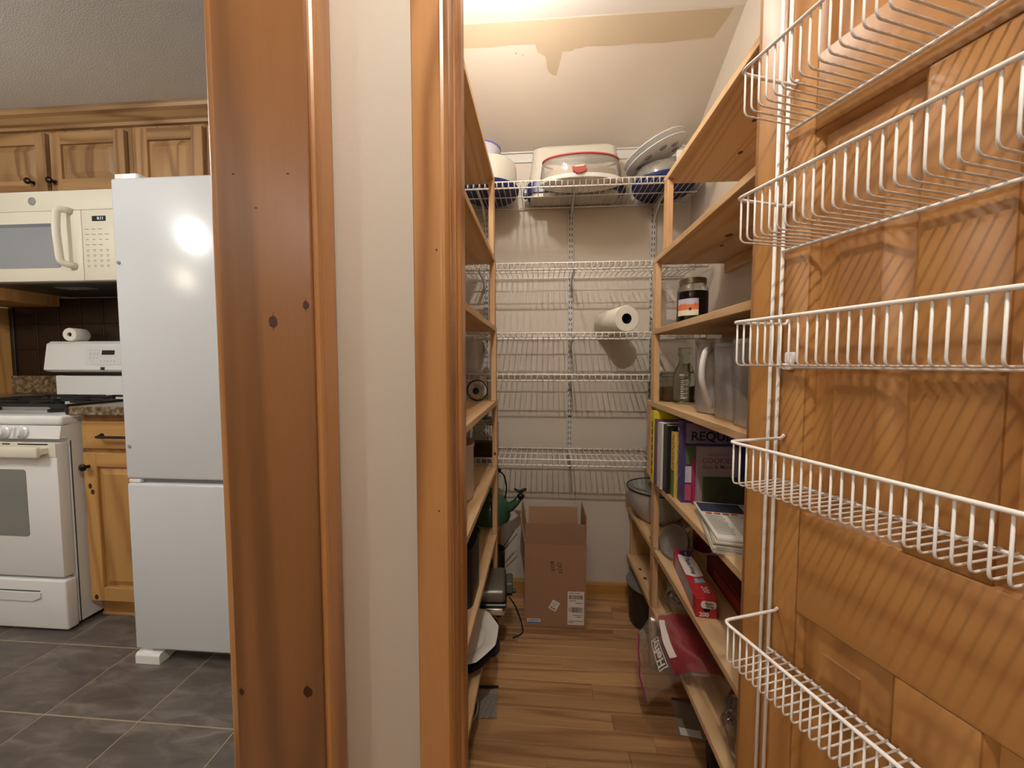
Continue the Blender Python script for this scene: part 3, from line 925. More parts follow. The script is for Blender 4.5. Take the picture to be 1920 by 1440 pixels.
# ------------------------------------------------------------------ cabinets
def cab_door(parent, x0, x1, z0, z1, y, m_v, m_h, fw=.055, knob=None, pull=None, name='door'):
    d = put(name, box(x0 + .004, x1 - .004, y + .0125, y + .0188, z0 + .004, z1 - .004), m_v, parent)
    put('door_stile', box(x0, x0 + fw, y, y + .019, z0, z1, .002), m_v, d)
    put('door_stile', box(x1 - fw, x1, y, y + .019, z0, z1, .002), m_v, d)
    put('door_rail', box(x0 + fw, x1 - fw, y + .0005, y + .019, z0, z0 + fw, .002), m_h, d)
    put('door_rail', box(x0 + fw, x1 - fw, y + .0005, y + .019, z1 - fw, z1, .002), m_h, d)
    xa, xb, za, zc = x0 + fw, x1 - fw, z0 + fw, z1 - fw
    def rg_(i, yy): return [(xa + i, yy, za + i), (xb - i, yy, za + i), (xb - i, yy, zc - i), (xa + i, yy, zc - i)]
    lv = [rg_(0, y + .012), rg_(.006, y + .012), rg_(.028, y + .003), rg_(.03, y + .002)]
    V = [p for q in lv for p in q]
    Fc = [(k * 4 + e, k * 4 + (e + 1) % 4, k * 4 + 4 + (e + 1) % 4, k * 4 + 4 + e) for k in range(3) for e in range(4)] + [(12, 13, 14, 15)]
    put('panel', (V, Fc), m_v, d)
    if knob:
        put('knob', mv(lathe([(0, 0), (.007, 0), (.006, .012), (.010, .016), (.015, .021), (.015, .027), (.009, .032), (0, .033)], 18), knob[0], y, knob[1], rx=R(90)), M_bronze, d, smooth=40)
    return d
UY = 1.72
ua = thing('upper_cabinet', (-2.36, KW, 1.935), 'hickory wall cabinet with two short doors above the microwave', 'cabinet')
put('carcass', box(-2.755, -1.945, UY + .02, KW - .003, 1.935, 2.245, .001), M_hick, ua)
cab_door(ua, -2.745, -2.377, 1.948, 2.222, UY, M_hick, M_hickh, knob=(-2.447, 1.988))
cab_door(ua, -2.352, -1.966, 1.948, 2.218, UY, M_hick, M_hickh, knob=(-2.333, 1.988))
ub = thing('upper_cabinet', (-1.43, KW, 1.8), 'hickory wall cabinet above the white refrigerator', 'cabinet')
put('carcass', box(-1.943, -.93, UY + .02, KW - .003, 1.80, 2.245, .001), M_hick, ub)
cab_door(ub, -1.905, -1.572, 1.815, 2.218, UY, M_hick, M_hickh)
cab_door(ub, -1.545, -1.21, 1.815, 2.218, UY, M_hick, M_hickh)
cab_door(ub, -1.19, -.95, 1.815, 2.218, UY, M_hick, M_hickh)
put('crown_moulding', prism([(UY + .018, 2.236), (UY + .005, 2.238), (UY + .0, 2.25), (UY - .012, 2.256), (UY - .03, 2.272), (UY - .046, 2.279), (UY - .05, 2.292), (UY - .055, 2.2985), (UY + .018, 2.2985)], -4.0, -.51, 'X'), M_hickh,
    label='long hickory crown moulding between the upper cabinets and the grey ceiling', cat='moulding')
uc = thing('upper_cabinet', (-3.0, KW, 1.445), 'hickory wall cabinet left of the microwave, only its underside showing', 'cabinet')
put('carcass', box(-3.12, -2.775, UY + .02, KW - .018, 1.445, 2.245, .001), M_hickb, uc)
cab_door(uc, -3.11, -2.785, 1.455, 2.22, UY, M_hick, M_hickh)
put('light_strip', box(-3.1, -2.79, 1.74, 1.765, 1.4385, 1.4445), M_cream, uc)
ud = thing('tall_cabinet', (-3.4, 1.8, 0), 'tall hickory cabinet side at the far left edge of the kitchen', 'cabinet')
put('carcass', box(-3.7, -3.125, 1.46, KW - .003, .0, 1.44, .001), M_hickb, ud)
put('face_panel', box(-3.69, -3.135, 1.442, 1.4595, .12, 1.42, .002), M_hickb, ud)
BY = 1.46
ba = thing('base_cabinet', (-1.7, KW, 0), 'hickory base cabinet with a drawer, between the range and the refrigerator', 'cabinet')
put('carcass', box(-1.947, -1.515, BY + .02, KW - .003, .088, .905, .001), M_hickb, ba)
put('toe_kick', box(-1.947, -1.515, 1.515, 1.53, .001, .088), M_hickbh, ba)
put('toe_moulding', box(-1.947, -1.515, 1.509, 1.515, .001, .014, .002), M_hickbh, ba)
dwr = put('drawer', box(-1.932, -1.53, BY, BY + .019, .760, .878, .003), M_hickbh, ba)
put('drawer_pull', join(tube(fillet([(-1.838, BY, .815), (-1.838, BY - .026, .815), (-1.68, BY - .026, .815), (-1.68, BY, .815)], .012), .0055, 8), mv(lathe([(0, 0), (.012, 0), (.01, .005), (0, .006)], 14), -1.838, BY, .815, rx=R(90)), mv(lathe([(0, 0), (.012, 0), (.01, .005), (0, .006)], 14), -1.68, BY, .815, rx=R(90))), M_bronze, dwr, smooth=40)
cab_door(ba, -1.932, -1.53, .098, .742, BY, M_hickb, M_hickbh, .06, knob=(-1.905, .685))
for kx, kz in ((-1.905, .6), (-1.895, .575), (-1.906, .115)):
    put('knot', prism([(kx + .009 * math.cos(g * .785), kz + .012 * math.sin(g * .785)) for g in range(8)], BY - .0004, BY + .001, 'Y'), M_knot, ba)
put('countertop', box(-1.948, -1.515, 1.43, KW - .022, .9055, .942, .004), M_granite, label='speckled brown granite countertop between the range and the refrigerator', cat='countertop')
put('countertop', box(-3.12, -2.713, 1.43, KW - .022, .9055, .942, .004), M_granite, label='speckled brown granite countertop left of the range', cat='countertop')
put('base_cabinet', join(box(-3.12, -2.715, 1.48, KW - .003, .09, .905), box(-3.11, -2.72, 1.46, 1.479, .1, .89, .003)), M_hickb, label='plain hickory base cabinet left of the range', cat='cabinet')
put('granite_splash', box(-3.12, -1.515, KW - .02, KW - .001, .9425, 1.045, .002), M_granite, label='low granite backsplash strip behind the range', cat='backsplash')
bs = thing('tin_backsplash', (-2.5, KW - .012, 1.05), 'dark bronze embossed tin tile backsplash behind the range', 'backsplash')
put('backing', box(-3.10, -1.95, KW - .008, KW - .002, 1.048, 1.494), M_tin, bs)
tz = 1.05
for r_ in range(3):
    for c_ in range(8):
        x0 = -3.08 + c_ * .142
        z0 = 1.05 + r_ * .148
        zh = min(z0 + .147, 1.493)
        v = join(box(x0 + .003, x0 + .139, KW - .012, KW - .007, z0 + .003, zh, .003), box(x0 + .02, x0 + .122, KW - .0135, KW - .0115, z0 + .02, zh - .017, .002))
        put('tin_tile', v, M_tin, bs)
put('edge_trim', box(-3.115, -3.09, KW - .016, KW - .003, 1.047, 1.494, .002), M_darkmet, bs)

# ------------------------------------------------------------------ things on the top wire shelf (z 1.84)
TS = WZ[0] + .0025
# rectangular cake carrier: ribbed milky cover on a navy tray
t = thing('cake_carrier', (.138, 1.752, TS), 'rectangular cake carrier with tall milky ribbed cover on a navy tray', 'cake carrier', rz=R(-1))
def ribbed(w0, d0, w1, d1, z0, z1, rr, n=8):
    lv = []
    for k in range(n + 1):
        f = k / n
        e = .0022 if k % 2 else 0
        lv.append((w0 + (w1 - w0) * f + e, d0 + (d1 - d0) * f + e, z0 + (z1 - z0) * f))
    lv += [(w1 - .02, d1 - .012, z1 + .012), (w1 - .06, d1 - .03, z1 + .017)]
    V, Fc = [], []
    m = None
    for w_, d_, z_ in lv:
        p = rrect(-w_, w_, -d_, d_, min(rr, d_ * .9), 5)
        m = len(p)
        V += [(a, b, z_) for a, b in p]
    for k in range(len(lv) - 1):
        for e in range(m):
            Fc.append((k * m + e, k * m + (e + 1) % m, (k + 1) * m + (e + 1) % m, (k + 1) * m + e))
    Fc.append(tuple((len(lv) - 1) * m + e for e in range(m)))
    return V, Fc
put('cover', ribbed(.196, .056, .176, .046, .060, .205, .03, 14), M_milk, t, local=True, smooth=50)
put('tray_foot', prism(rrect(-.19, .19, -.053, .053, .03), 0, .016), M_milk, t, local=True, smooth=40)
tr = put('tray', prism(rrect(-.203, .203, -.060, .060, .035), .016, .06), M_blue, t, local=True, smooth=40)
for sx in (-1, 1):
    put('latch', join(box(sx * .203, sx * .222, -.018, .018, .016, .052, .006), mv(lathe([(0, 0), (.006, 0), (.006, .004), (0, .004)], 12), sx * .212, -.018, .034, rx=R(90))), M_blue, t, local=True, smooth=40)
# round pie carrier with red rim
t = thing('pie_carrier', (.152, 1.608, TS), 'low round pie carrier with a clear domed lid, red rim and red clasp', 'pie carrier')
S_ = .46
put('base', lathe([(0, 0), (.158, 0), (.163, .008), (.163, .014), (.15, .016), (0, .016)], 48, sy=S_), M_white, t, local=True, smooth=40)
put('lid', lathe([(.160, .014), (.161, .03), (.156, .072), (.150, .088), (.12, .099), (0, .103)], 48, sy=S_), M_lid, t, local=True, smooth=50)
put('rim', tube([(.150 * math.cos(a * R(7.5)), .150 * S_ * math.sin(a * R(7.5)), .0895) for a in range(48)], .0042, 8, True), M_red, t, local=True, smooth=True)
put('clasp', prism([(-.038, .034), (-.034, .020), (-.02, .010), (.0, .010), (.012, .018), (.016, .036)], -.083, -.073, 'Y'), M_red, t, local=True)
put('clasp_tab', prism([(-.028, .037), (-.026, .030), (.006, .033), (.010, .041)], -.0845, -.083, 'Y'), M_cream, t, local=True)
put('pie', lathe([(0, .017), (.14, .017), (.142, .045), (.1, .058), (0, .062)], 36, sy=S_), plain('beige_insert', '#b9a58e', .6), t, local=True, smooth=50)
# left: cylinder keeper on navy base + lavender bowl
t = thing('cake_keeper', (-.224, 1.69, TS), 'round milky cake keeper on a navy base, left end of the top shelf', 'cake keeper')
put('base', lathe([(0, 0), (.112, 0), (.122, .012), (.124, .026), (.118, .028), (0, .028)], 40), M_blue, t, local=True, smooth=40)
put('cover', lathe([(.115, .028), (.113, .11), (.105, .128), (.09, .136), (0, .14)], 40), M_milk, t, local=True, smooth=50)
put('cover_strap', box(-.02, -.006 + .014, -.1165, -.1135, .03, .128, .001), M_white, t, local=True)
t = thing('rimmed_bowl', (-.262, 1.69, TS + .1405), 'lavender-white plastic bowl with a blue rim stacked on the left cake keeper', 'bowl')
put('bowl', lathe([(0, 0), (.05, 0), (.06, .006), (.078, .05), (.082, .054), (.076, .05), (.058, .01), (0, .006)], 36), M_lav, t, local=True, smooth=50)
put('rim', tube([(.0815 * math.cos(a * R(10)), .0815 * math.sin(a * R(10)), .0555) for a in range(36)], .0032, 6, True), plain('periwinkle_plastic', '#6f70c0', .35), t, local=True, smooth=True)
# right: clear keeper on navy base, two scalloped trays leaning on it
t = thing('cake_keeper', (.505, 1.692, TS), 'round clear-lidded cake keeper on a navy base, right end of the top shelf', 'cake keeper')
put('base', lathe([(0, 0), (.118, 0), (.126, .012), (.128, .03), (.12, .032), (0, .032)], 40), M_blue, t, local=True, smooth=40)
put('lid', lathe([(.12, .032), (.121, .055), (.112, .078), (.09, .088), (0, .092)], 40), M_lid, t, local=True, smooth=50)
put('lid_strap', box(.01, .032, -.1275, -.122, .0, .1, .001), M_white, t, local=True)
for k, (nm, lab) in enumerate((('egg_tray', 'lower of two white scalloped egg trays leaning on the clear cake keeper'), ('egg_tray', 'upper of two white scalloped egg trays leaning on the clear cake keeper'))):
    rx_, ry_ = R(0), R(-25)
    o = bpy.data.objects.new(nm, None); col.objects.link(o)
    o.empty_display_size = .02
    m = Matrix.Translation((.475 - k * .010, 1.685, TS + .132 + k * .022)) @ Matrix.Rotation(ry_, 4, 'Y') @ Matrix.Rotation(rx_, 4, 'X')
    o.matrix_world = m
    MAT[o.name] = m
    tag(o, lab, 'tray', 'scalloped egg trays')
    put('tray', lathe([(0, 0), (.104, 0), (.120, .009), (.127, .010), (.127, .013), (.12, .012), (.104, .004), (0, .004)], 72, wob=.025, nw=24), M_white, o, local=True, smooth=50)
    if k == 0:
        for q in range(8):
            g = q * R(45)
            put('egg_cup', lathe([(0, -.006), (.012, -.005), (.019, .004), (.021, .0045)], 16, (.08 * math.cos(g), .08 * math.sin(g), .0005)), M_lid, o, local=True, smooth=True)

# ------------------------------------------------------------------ paper towel roll lying on the third wire shelf
m = Matrix.Translation((.337, 1.568, WZ[2] + .0025 + .0535)) @ Matrix.Rotation(R(13), 4, 'Z') @ Matrix.Rotation(R(-90), 4, 'X')
t = bpy.data.objects.new('paper_towel_roll', None); col.objects.link(t); t.empty_display_size = .02; t.matrix_world = m; MAT[t.name] = m
tag(t, 'white paper towel roll lying end-on on a wire shelf', 'paper roll')
put('roll', lathe([(.021, 0), (.050, 0), (.0525, .003), (.0525, .225), (.05, .228), (.021, .228), (.021, 0)], 40), M_towel, t, local=True, smooth=40)
put('cardboard_core', lathe([(.0208, .002), (.0208, .2275), (0, .2275)], 28), M_dark, t, local=True, smooth=40)

# ------------------------------------------------------------------ right shelf things
# dark mason jar
def mason(name, loc, label, r, h, glass, fill=None, fillm=None, lid=M_tinlid, lidh=.018):
    t = thing(name, loc, label, 'jar')
    put('glass', lathe([(0, .001), (r * .9, .001), (r, .006), (r, h * .72), (r * .96, h * .79), (r * .80, h * .86), (r * .78, h * .97)], 36), glass, t, local=True, smooth=50)
    if fill:
        put('contents', lathe([(0, .004), (r * .88, .004), (r * .965, .009), (r * .965, fill * .72), (r * .965, fill), (0, fill)], 32), fillm, t, local=True, smooth=40)
    put('lid', lathe([(r * .78, h - lidh), (r * .86, h - lidh), (r * .86, h - .002), (r * .82, h), (r * .72, h), (r * .70, h - .001), (0, h - .001)], 36), lid, t, local=True, smooth=40)
    return t
t = mason('mason_jar', (.487, 1.30, 1.2435), 'mason jar of dark syrup with a printed label and metal lid', .047, .147, M_glass, .105, M_liq)
def arc_label(r, a0, a1, z0, z1, n=14):
    V, Fc = [], []
    for k in range(n + 1):
        g = a0 + (a1 - a0) * k / n
        V += [(r * math.cos(g), r * math.sin(g), z0), (r * math.cos(g), r * math.sin(g), z1)]
    for k in range(n): Fc.append((2 * k, 2 * k + 2, 2 * k + 3, 2 * k + 1))
    return V, Fc
lb = put('paper_label', arc_label(.0474, R(190), R(272), .027, .080), plain('label_sky_print', '#b9b6c8', .6), t, local=True)
put('label_band', arc_label(.0477, R(190), R(272), .045, .062), plain('label_orange_print', '#d9784a', .6), lb, local=True)
put('label_foot', arc_label(.0477, R(190), R(272), .028, .0445), plain('label_cream_print', '#e7e0c8', .6), lb, local=True)
put('label_house', arc_label(.0479, R(238), R(247), .043, .051, 3), M_ink, lb, local=True)
for a, b in ((202, 207), (211, 215), (219, 223), (228, 230), (258, 262), (265, 268)):
    put('label_letter', arc_label(.0479, R(a), R(b), .056, .066, 2), plain('label_rust_print', '#c06038', .6), lb, local=True)
for k in range(3):
    put('lid_thread', tube([(.0406 * math.cos(a * R(15)), .0406 * math.sin(a * R(15)), .1315 + k * .005) for a in range(24)], .0009, 5, True), M_tinlid, t, local=True, smooth=True)
Z4 = .980 + .0003
# clip-top jar, graduated bottle, amber jar
t = thing('clip_jar', (.476, 1.458, Z4), 'small clip-top glass jar behind the graduated bottle', 'jar')
put('glass', lathe([(0, .001), (.033, .001), (.038, .006), (.038, .075), (.034, .084), (.034, .09)], 32), M_glassg, t, local=True, smooth=50)
put('lid', lathe([(.037, .091), (.037, .099), (.03, .106), (0, .108)], 32), M_glassg, t, local=True, smooth=50)
put('gasket', lathe([(.034, .0895), (.0385, .0895), (.0385, .0915), (.034, .0915)], 28), M_darkmet, t, local=True)
put('wire_clip', tube(fillet([(-.042, -.006, .07), (-.047, -.006, .085), (-.040, -.006, .10), (-.034, -.02, .112), (-.03, -.03, .1)], .006), .0013, 6), M_metal, t, local=True, smooth=True)
put('contents', lathe([(0, .005), (.030, .005), (.033, .012), (.033, .05), (0, .055)], 28), plain('cinnamon_sticks', '#7a5638', .8, noise=.3, nscale=40), t, local=True, smooth=50)
t = thing('glass_bottle', (.494, 1.377, Z4), 'empty clear glass bottle with white graduation marks and narrow neck', 'bottle')
put('glass', lathe([(0, .002), (.030, .002), (.035, .006), (.036, .085), (.033, .108), (.020, .135), (.0175, .145), (.0175, .165), (.021, .167), (.021, .190), (.0185, .192)], 36), M_glassg, t, local=True, smooth=50)
pr = put('graduation_marks', join(*[arc_label(.0364, R(235), R(250 if k % 2 else 258), .02 + k * .0075, .0225 + k * .0075, 4) for k in range(10)], arc_label(.0364, R(228), R(252), .096, .103, 4), *[arc_label(.0364, R(262), R(268), .02 + k * .015, .026 + k * .015, 3) for k in range(6)]), M_paper, t, local=True, kind='stuff')
t = mason('honey_jar', (.570, 1.345, Z4), 'tall glass jar of pale honey behind the white pitcher', .038, .185, M_glassg, .10, plain('honey', '#8f7a45', .3), lid=M_darkmet)

# flour pitcher and two flour canisters
def canister(name, loc, label, w2, d2, h, flour, rz, lid=True, open_=False):
    t = thing(name, loc, label, 'canister', rz=rz, group='clear flour canisters')
    pl_ = rrect(-w2, w2, -d2, d2, min(w2, d2) * .6, 6)
    def ringp(s, z): return [(a * s, b * s, z) for a, b in pl_]
    m_ = len(pl_)
    lv = [ringp(.95, .001), ringp(.95, .008), ringp(1, .012), ringp(1.04, h)]
    V = [p for q in lv for p in q]
    Fc = [tuple(range(m_))[::-1]] + [(k * m_ + e, k * m_ + (e + 1) % m_, (k + 1) * m_ + (e + 1) % m_, (k + 1) * m_ + e) for k in range(3) for e in range(m_)]
    put('body', (V, Fc), M_canister, t, local=True, smooth=40)
    put('foot', prism([(a * .95, b * .95) for a, b in pl_], 0, .004), plain('peach_plastic', '#d0a58c', .5), t, local=True, smooth=40)
    V, Fc = [], []
    for s, z in ((.93, .005), (.93, flour * .5), (.95, flour)):
        V += [(a * s, b * s, z + (.018 * (b / d2) if z == flour else 0) + (random.uniform(-.004, .004) if z == flour else 0)) for a, b in pl_]
    Fc = [tuple(range(m_))[::-1]] + [(k * m_ + e, k * m_ + (e + 1) % m_, (k + 1) * m_ + (e + 1) % m_, (k + 1) * m_ + e) for k in range(2) for e in range(m_)]
    V.append((0, 0, flour + .012)); c_ = len(V) - 1
    Fc += [(2 * m_ + e, 2 * m_ + (e + 1) % m_, c_) for e in range(m_)]
    put('flour', (V, Fc), M_flour, t, local=True, smooth=50)
    put('lid', prism([(a * 1.06, b * 1.06) for a, b in pl_], h - .001, h + .009), M_lid, t, local=True, smooth=40)
    return t
canister('flour_canister', (.487, .975, Z4), 'clear plastic canister half full of flour, between the pitcher and the front canister', .052, .048, .18, .098, R(8))
canister('flour_canister', (.482, .862, Z4), 'clear plastic canister part full of flour, nearest the open door', .055, .05, .183, .072, R(4))
t = thing('flour_pitcher', (.492, 1.115, Z4), 'white translucent pitcher of flour with a long side handle', 'pitcher', rz=R(20))
pl_ = rrect(-.05, .05, -.05, .05, .03, 6)
m_ = len(pl_)
V = [(a * s, b * s, z) for s, z in ((.9, .001), (.93, .01), (1.0, .185), (1.03, .195)) for a, b in pl_]
Fc = [tuple(range(m_))[::-1]] + [(k * m_ + e, k * m_ + (e + 1) % m_, (k + 1) * m_ + (e + 1) % m_, (k + 1) * m_ + e) for k in range(3) for e in range(m_)]
put('body', (V, Fc), M_canister, t, local=True, smooth=40)
put('flour', prism([(a * .88, b * .88) for a, b in pl_], .004, .075), M_flour, t, local=True, smooth=40)
hp = fillet([(-.045, -.02, .178), (-.078, -.036, .172), (-.094, -.044, .135), (-.094, -.044, .09), (-.06, -.03, .04), (-.035, -.02, .018)], .02, 5)
put('handle', tube(hp, .0075, 10, flat=1.25), plain('frosted_handle', '#e3ded6', .35), t, local=True, smooth=True)
put('lid', prism([(a * 1.04, b * 1.04) for a, b in pl_], .195, .206), M_lid, t, local=True, smooth=40)

# ------------------------------------------------------------------ books on R5 (top .697)
Z5 = .697 + .0003
def book(name, x0, x1, y0, y1, h, cover, label, rz=0, lean=0, spine='x', pages=M_paper, group='cookbooks on the pine shelf'):
    """spine='x': spine faces -X (aisle); block thickness along Y. spine='y': thickness along Y and the front cover faces -Y"""
    w_, d_ = (x1 - x0), (y1 - y0)
    t = thing(name, ((x0 + x1) / 2, (y0 + y1) / 2, Z5), label, 'book', rz=rz, group=group)
    c = .0022
    a, b = -w_ / 2, w_ / 2
    p, q = -d_ / 2, d_ / 2
    put('cover', join(box(a, b, p, p + c, 0, h), box(a, b, q - c, q, 0, h), box(a, a + c, p + c, q - c, 0, h)), cover, t, local=True)
    put('pages', box(a + c, b - .004, p + c, q - c, .003, h - .003), pages, t, local=True)
    return t
def cvr(name, c, r=.45, n=.05): return plain(name, c, r, noise=n, nscale=25)
b1 = book('cookbook', .393, .590, 1.372, 1.398, .255, cvr('yellow_cover', '#d6c22a'), 'tall yellow-spined cookbook standing next to the pine post')
for k in range(7): put('spine_text', box(-.0992, -.0985, -.004, .004, .03 + k * .028, .05 + k * .028), M_ink, b1, local=True)
b2 = book('cookbook', .396, .58, 1.345, 1.3705, .228, cvr('plum_cover', '#6b4a6e'), 'plum purple cookbook between the yellow one and the white one')
b3 = book('binder', .399, .600, 1.302, 1.343, .222, cvr('white_binder', '#d9d5cc'), 'white spined recipe binder beside the black one')
b4 = book('binder', .405, .610, 1.258, 1.300, .222, cvr('black_binder', '#1b1c1f'), 'black spined recipe binder beside the white one')
b5 = book('cookbook', .416, .560, 1.222, 1.2555, .205, cvr('tropical_cover', '#d9b95a', .45, .35), 'narrow cookbook with a yellow and green tropical spine')
put('spine_foliage', box(-.0727, -.0718, -.016, .016, .0, .085), cvr('foliage_print', '#6f7f3a', .5, .5), b5, local=True)
put('spine_text', join(*[box(-.0728, -.0719, -.008 + (k % 3) * .005, -.004 + (k % 3) * .005, .09 + k * .011, .098 + k * .011) for k in range(10)]), plain('rust_ink', '#8a4a22', .6), b5, local=True, kind='stuff')
# large violet book, front cover to the camera, REQUEST
b6 = book('cookbook', .424, .640, 1.182, 1.214, .248, cvr('violet_cover', '#4a3d72'), 'large violet cookbook whose cover reads REQUEST, standing behind the cookie book')
put('cover_panel', box(-.098, .106, -.0172, -.0162, .182, .243), cvr('mauve_panel', '#8d7a8f'), b6, local=True)
put('title', xf(text_vf('REQUEST', .038, .0002, .0008), plane_m((-.004, -.0175, .203), (1, 0, 0), (0, 0, 1))), M_ink, b6, local=True)

for z0, z1, c in ((.118, .174, '#5d6b48'), (.062, .112, '#c9c4cc'), (.008, .057, '#b0566a')):
    put('cover_photo', box(-.098, -.02, -.0172, -.0162, z0, z1), cvr('cover_photo_' + c[1:], c, .4, .35), b6, local=True)
put('title', xf(text_vf('V', .04, .0002, .001), plane_m((-.066, -.0175, .087), (1, 0, 0), (0, 0, 1))), M_ink, b6, local=True)
for k in range(12): put('spine_mark', box(-.1144, -.1138, -.006, .006, .02 + k * .018, .03 + k * .018), plain('lilac_ink', '#8f82b4', .6), b6, local=True) if k % 2 else None
b7 = book('cookbook', .452, .585, 1.166, 1.1805, .135, cvr('magenta_cover', '#a83263'), 'thin magenta-spined cookbook between the violet book and the cookie book')
b8 = book('cookbook', .458, .572, 1.1515, 1.1645, .178, cvr('mauve_grey_cover', '#a39390'), 'grey cookbook with red COOKIES title standing in front of the violet book')
put('title', xf(text_vf('COOKIES', .0215, .0002, .0002), plane_m((0, -.0072, .137), (1, 0, 0), (0, 0, 1))), plain('rust_title', '#8f4a40', .6), b8, local=True)
put('title', xf(text_vf('Bars & More', .0165, .0002, .0001), plane_m((0, -.0072, .119), (1, 0, 0), (0, 0, 1))), plain('rust_title2', '#8f4a40', .6), b8, local=True)
put('title', xf(text_vf('Taste of Home', .010, .0002), plane_m((.0, -.0072, .156), (1, 0, 0), (0, 0, 1))), plain('rust_title3', '#8f5a50', .6), b8, local=True)
put('cover_photo', prism([(-.04, .068), (-.028, .076), (-.018, .072), (-.008, .088), (.008, .09), (.018, .076), (.034, .08), (.044, .068)], -.0073, -.0066, 'Y'), cvr('cookie_photo', '#4a382c', .5, .4), b8, local=True)
b9 = book('booklet', .472, .600, 1.139, 1.150, .090, cvr('olive_cover', '#464d33', .45, .1), 'small olive green booklet with a dark photo cover, frontmost of the cookbooks')
put('cover_photo', box(-.036, .064, -.0062, -.0054, .002, .072), cvr('salad_photo', '#4a4438', .5, .6), b9, local=True)

# newspapers and catalogue at the front of R5
t = thing('magazine', (.495, .98, Z5), 'white catalogue with a dark photo lying on top of the newspapers', 'magazine', rz=R(-9))
t.location.z += .0245
MAT[t.name] = Matrix.Translation((.495, .98, Z5 + .0245)) @ Matrix.Rotation(R(-9), 4, 'Z')
def sheet(w_, d_, z0, th, bend=.0):
    V, Fc = [], []
    n = 10
    for k in range(n + 1):
        u = -w_ / 2 + w_ * k / n
        s = -bend * max(0, (abs(u) / (w_ / 2)) - .55) ** 2 * 5
        for yy in (-d_ / 2, d_ / 2): V += [(u, yy, z0 + s), (u, yy, z0 + th + s)]
    for k in range(n):
        a = k * 4
        Fc += [(a + 1, a + 5, a + 7, a + 3), (a, a + 2, a + 6, a + 4), (a, a + 4, a + 5, a + 1), (a + 2, a + 3, a + 7, a + 6)]
    Fc += [(0, 1, 3, 2), (n * 4, n * 4 + 2, n * 4 + 3, n * 4 + 1)]
    return V, Fc
put('pages', sheet(.165, .235, 0, .006), M_paper, t, local=True, smooth=30)
put('cover_photo', box(-.078, .03, .045, .113, .006, .0064), cvr('night_photo', '#3d4356', .4, .5), t, local=True)
put('headline', join(*[box(-.07 + k * .02, -.055 + k * .02, .028, .04, .006, .0065) for k in range(4)]), plain('orange_ink', '#c0653a', .6), t, local=True, kind='stuff')
put('body_text', join(*[box(-.075 + c_ * .052, -.03 + c_ * .052 - random.uniform(0, .008), .018 - r_ * .008, .0205 - r_ * .008, .006, .0064) for r_ in range(15) for c_ in range(3)], *[box(.036, .036 + .04 * random.random(), .105 - k * .007, .1075 - k * .007, .006, .0064) for k in range(9)]), M_print, t, local=True, kind='stuff')
t = thing('newspapers', (.497, .975, Z5), 'folded stack of newspapers under the white catalogue', 'newspapers', rz=R(-14))
for k in range(6):
    put('newspaper', mv(sheet(.17 - k * .002, .26 - k * .003, k * .0039, .0036), random.uniform(-.003, .003), random.uniform(-.003, .003), 0, R(random.uniform(-2, 2))), plain('newsprint_%d' % k, ('#c9c2b4', '#bdb5a6', '#cfc8bb')[k % 3], .9, noise=.06, nscale=60), t, local=True, smooth=30)

# ------------------------------------------------------------------ R6: enamel bowl, cake pan, tray, rack, wrap box
Z6 = .450 + .0003
t = thing('enamel_bowl', (.505, 1.67, Z6), 'large white enamel bowl with a dark rim behind the right pine post', 'bowl')
put('bowl', lathe([(0, 0), (.07, 0), (.078, .004), (.112, .05), (.125, .10), (.130, .135), (.134, .137), (.127, .134), (.12, .10), (.107, .052), (.07, .008), (0, .006)], 48), M_enamel, t, local=True, smooth=50)
put('rim', tube([(.132 * math.cos(a * R(7.5)), .132 * math.sin(a * R(7.5)), .1365) for a in range(48)], .003, 6, True), M_black, t, local=True, smooth=True)
t = thing('steel_bowl', (.545, 1.66, Z6 + .092), 'shallow steel bowl nested inside the white enamel bowl', 'bowl')
put('bowl', lathe([(0, 0), (.045, 0), (.07, .02), (.083, .052), (.086, .053), (.08, .050), (.066, .022), (.04, .004), (0, .004)], 36), M_metal, t, local=True, smooth=50)
def tilted(name, loc, rot, label, cat):
    o = bpy.data.objects.new(name, None); col.objects.link(o); o.empty_display_size = .02
    m = Matrix.Translation(loc) @ rot
    o.matrix_world = m
    MAT[o.name] = m
    return tag(o, label, cat)
rot = Vector((-.81, -.45, .36)).to_track_quat('Z', 'Y').to_matrix().to_4x4()
t = tilted('cake_pan', (.455, 1.328, .508), rot, 'round metal cake pan leaning upright beside the pine post', 'pan')
put('pan', lathe([(0, -.022), (.047, -.022), (.051, -.019), (.055, .0), (.058, .001), (.058, .003), (.053, .003), (.048, -.016), (0, -.018)], 44), plain('worn_aluminium', '#aaa59c', .4, metal=.7, noise=.1, nscale=30), t, local=True, smooth=50)
t = thing('steel_tray', (.475, 1.40, Z6), 'thin steel tray lying flat under the leaning cake pan', 'tray', rz=R(-4))
put('tray', prism(rrect(-.065, .065, -.025, .075, .008), 0, .003), M_metal, t, local=True)
put('raised_edge', tube([(a, b, .004) for a, b in rrect(-.065, .065, -.025, .075, .008)], .0022, 6, True), M_chrome, t, local=True, smooth=True)
t = thing('wire_cooling_rack', (.52, 1.31, Z6), 'folded metal rack leaning on the pine shelf behind the wrap box', 'rack')
for dx in (0, .022):
    put('rack_bar', tube([(-.055 + dx, .05, .004), (.0 + dx, .05, .135)], .0022, 6), M_metal, t, local=True, smooth=True)
put('rack_bar', tube([(-.055, .05, .004), (-.033, .05, .004)], .0022, 6), M_metal, t, local=True, smooth=True)
t = thing('red_tin', (.535, 1.345 + .06, Z6), 'small dark red tin in shadow behind the leaning rack', 'tin')
t.location.x = .585
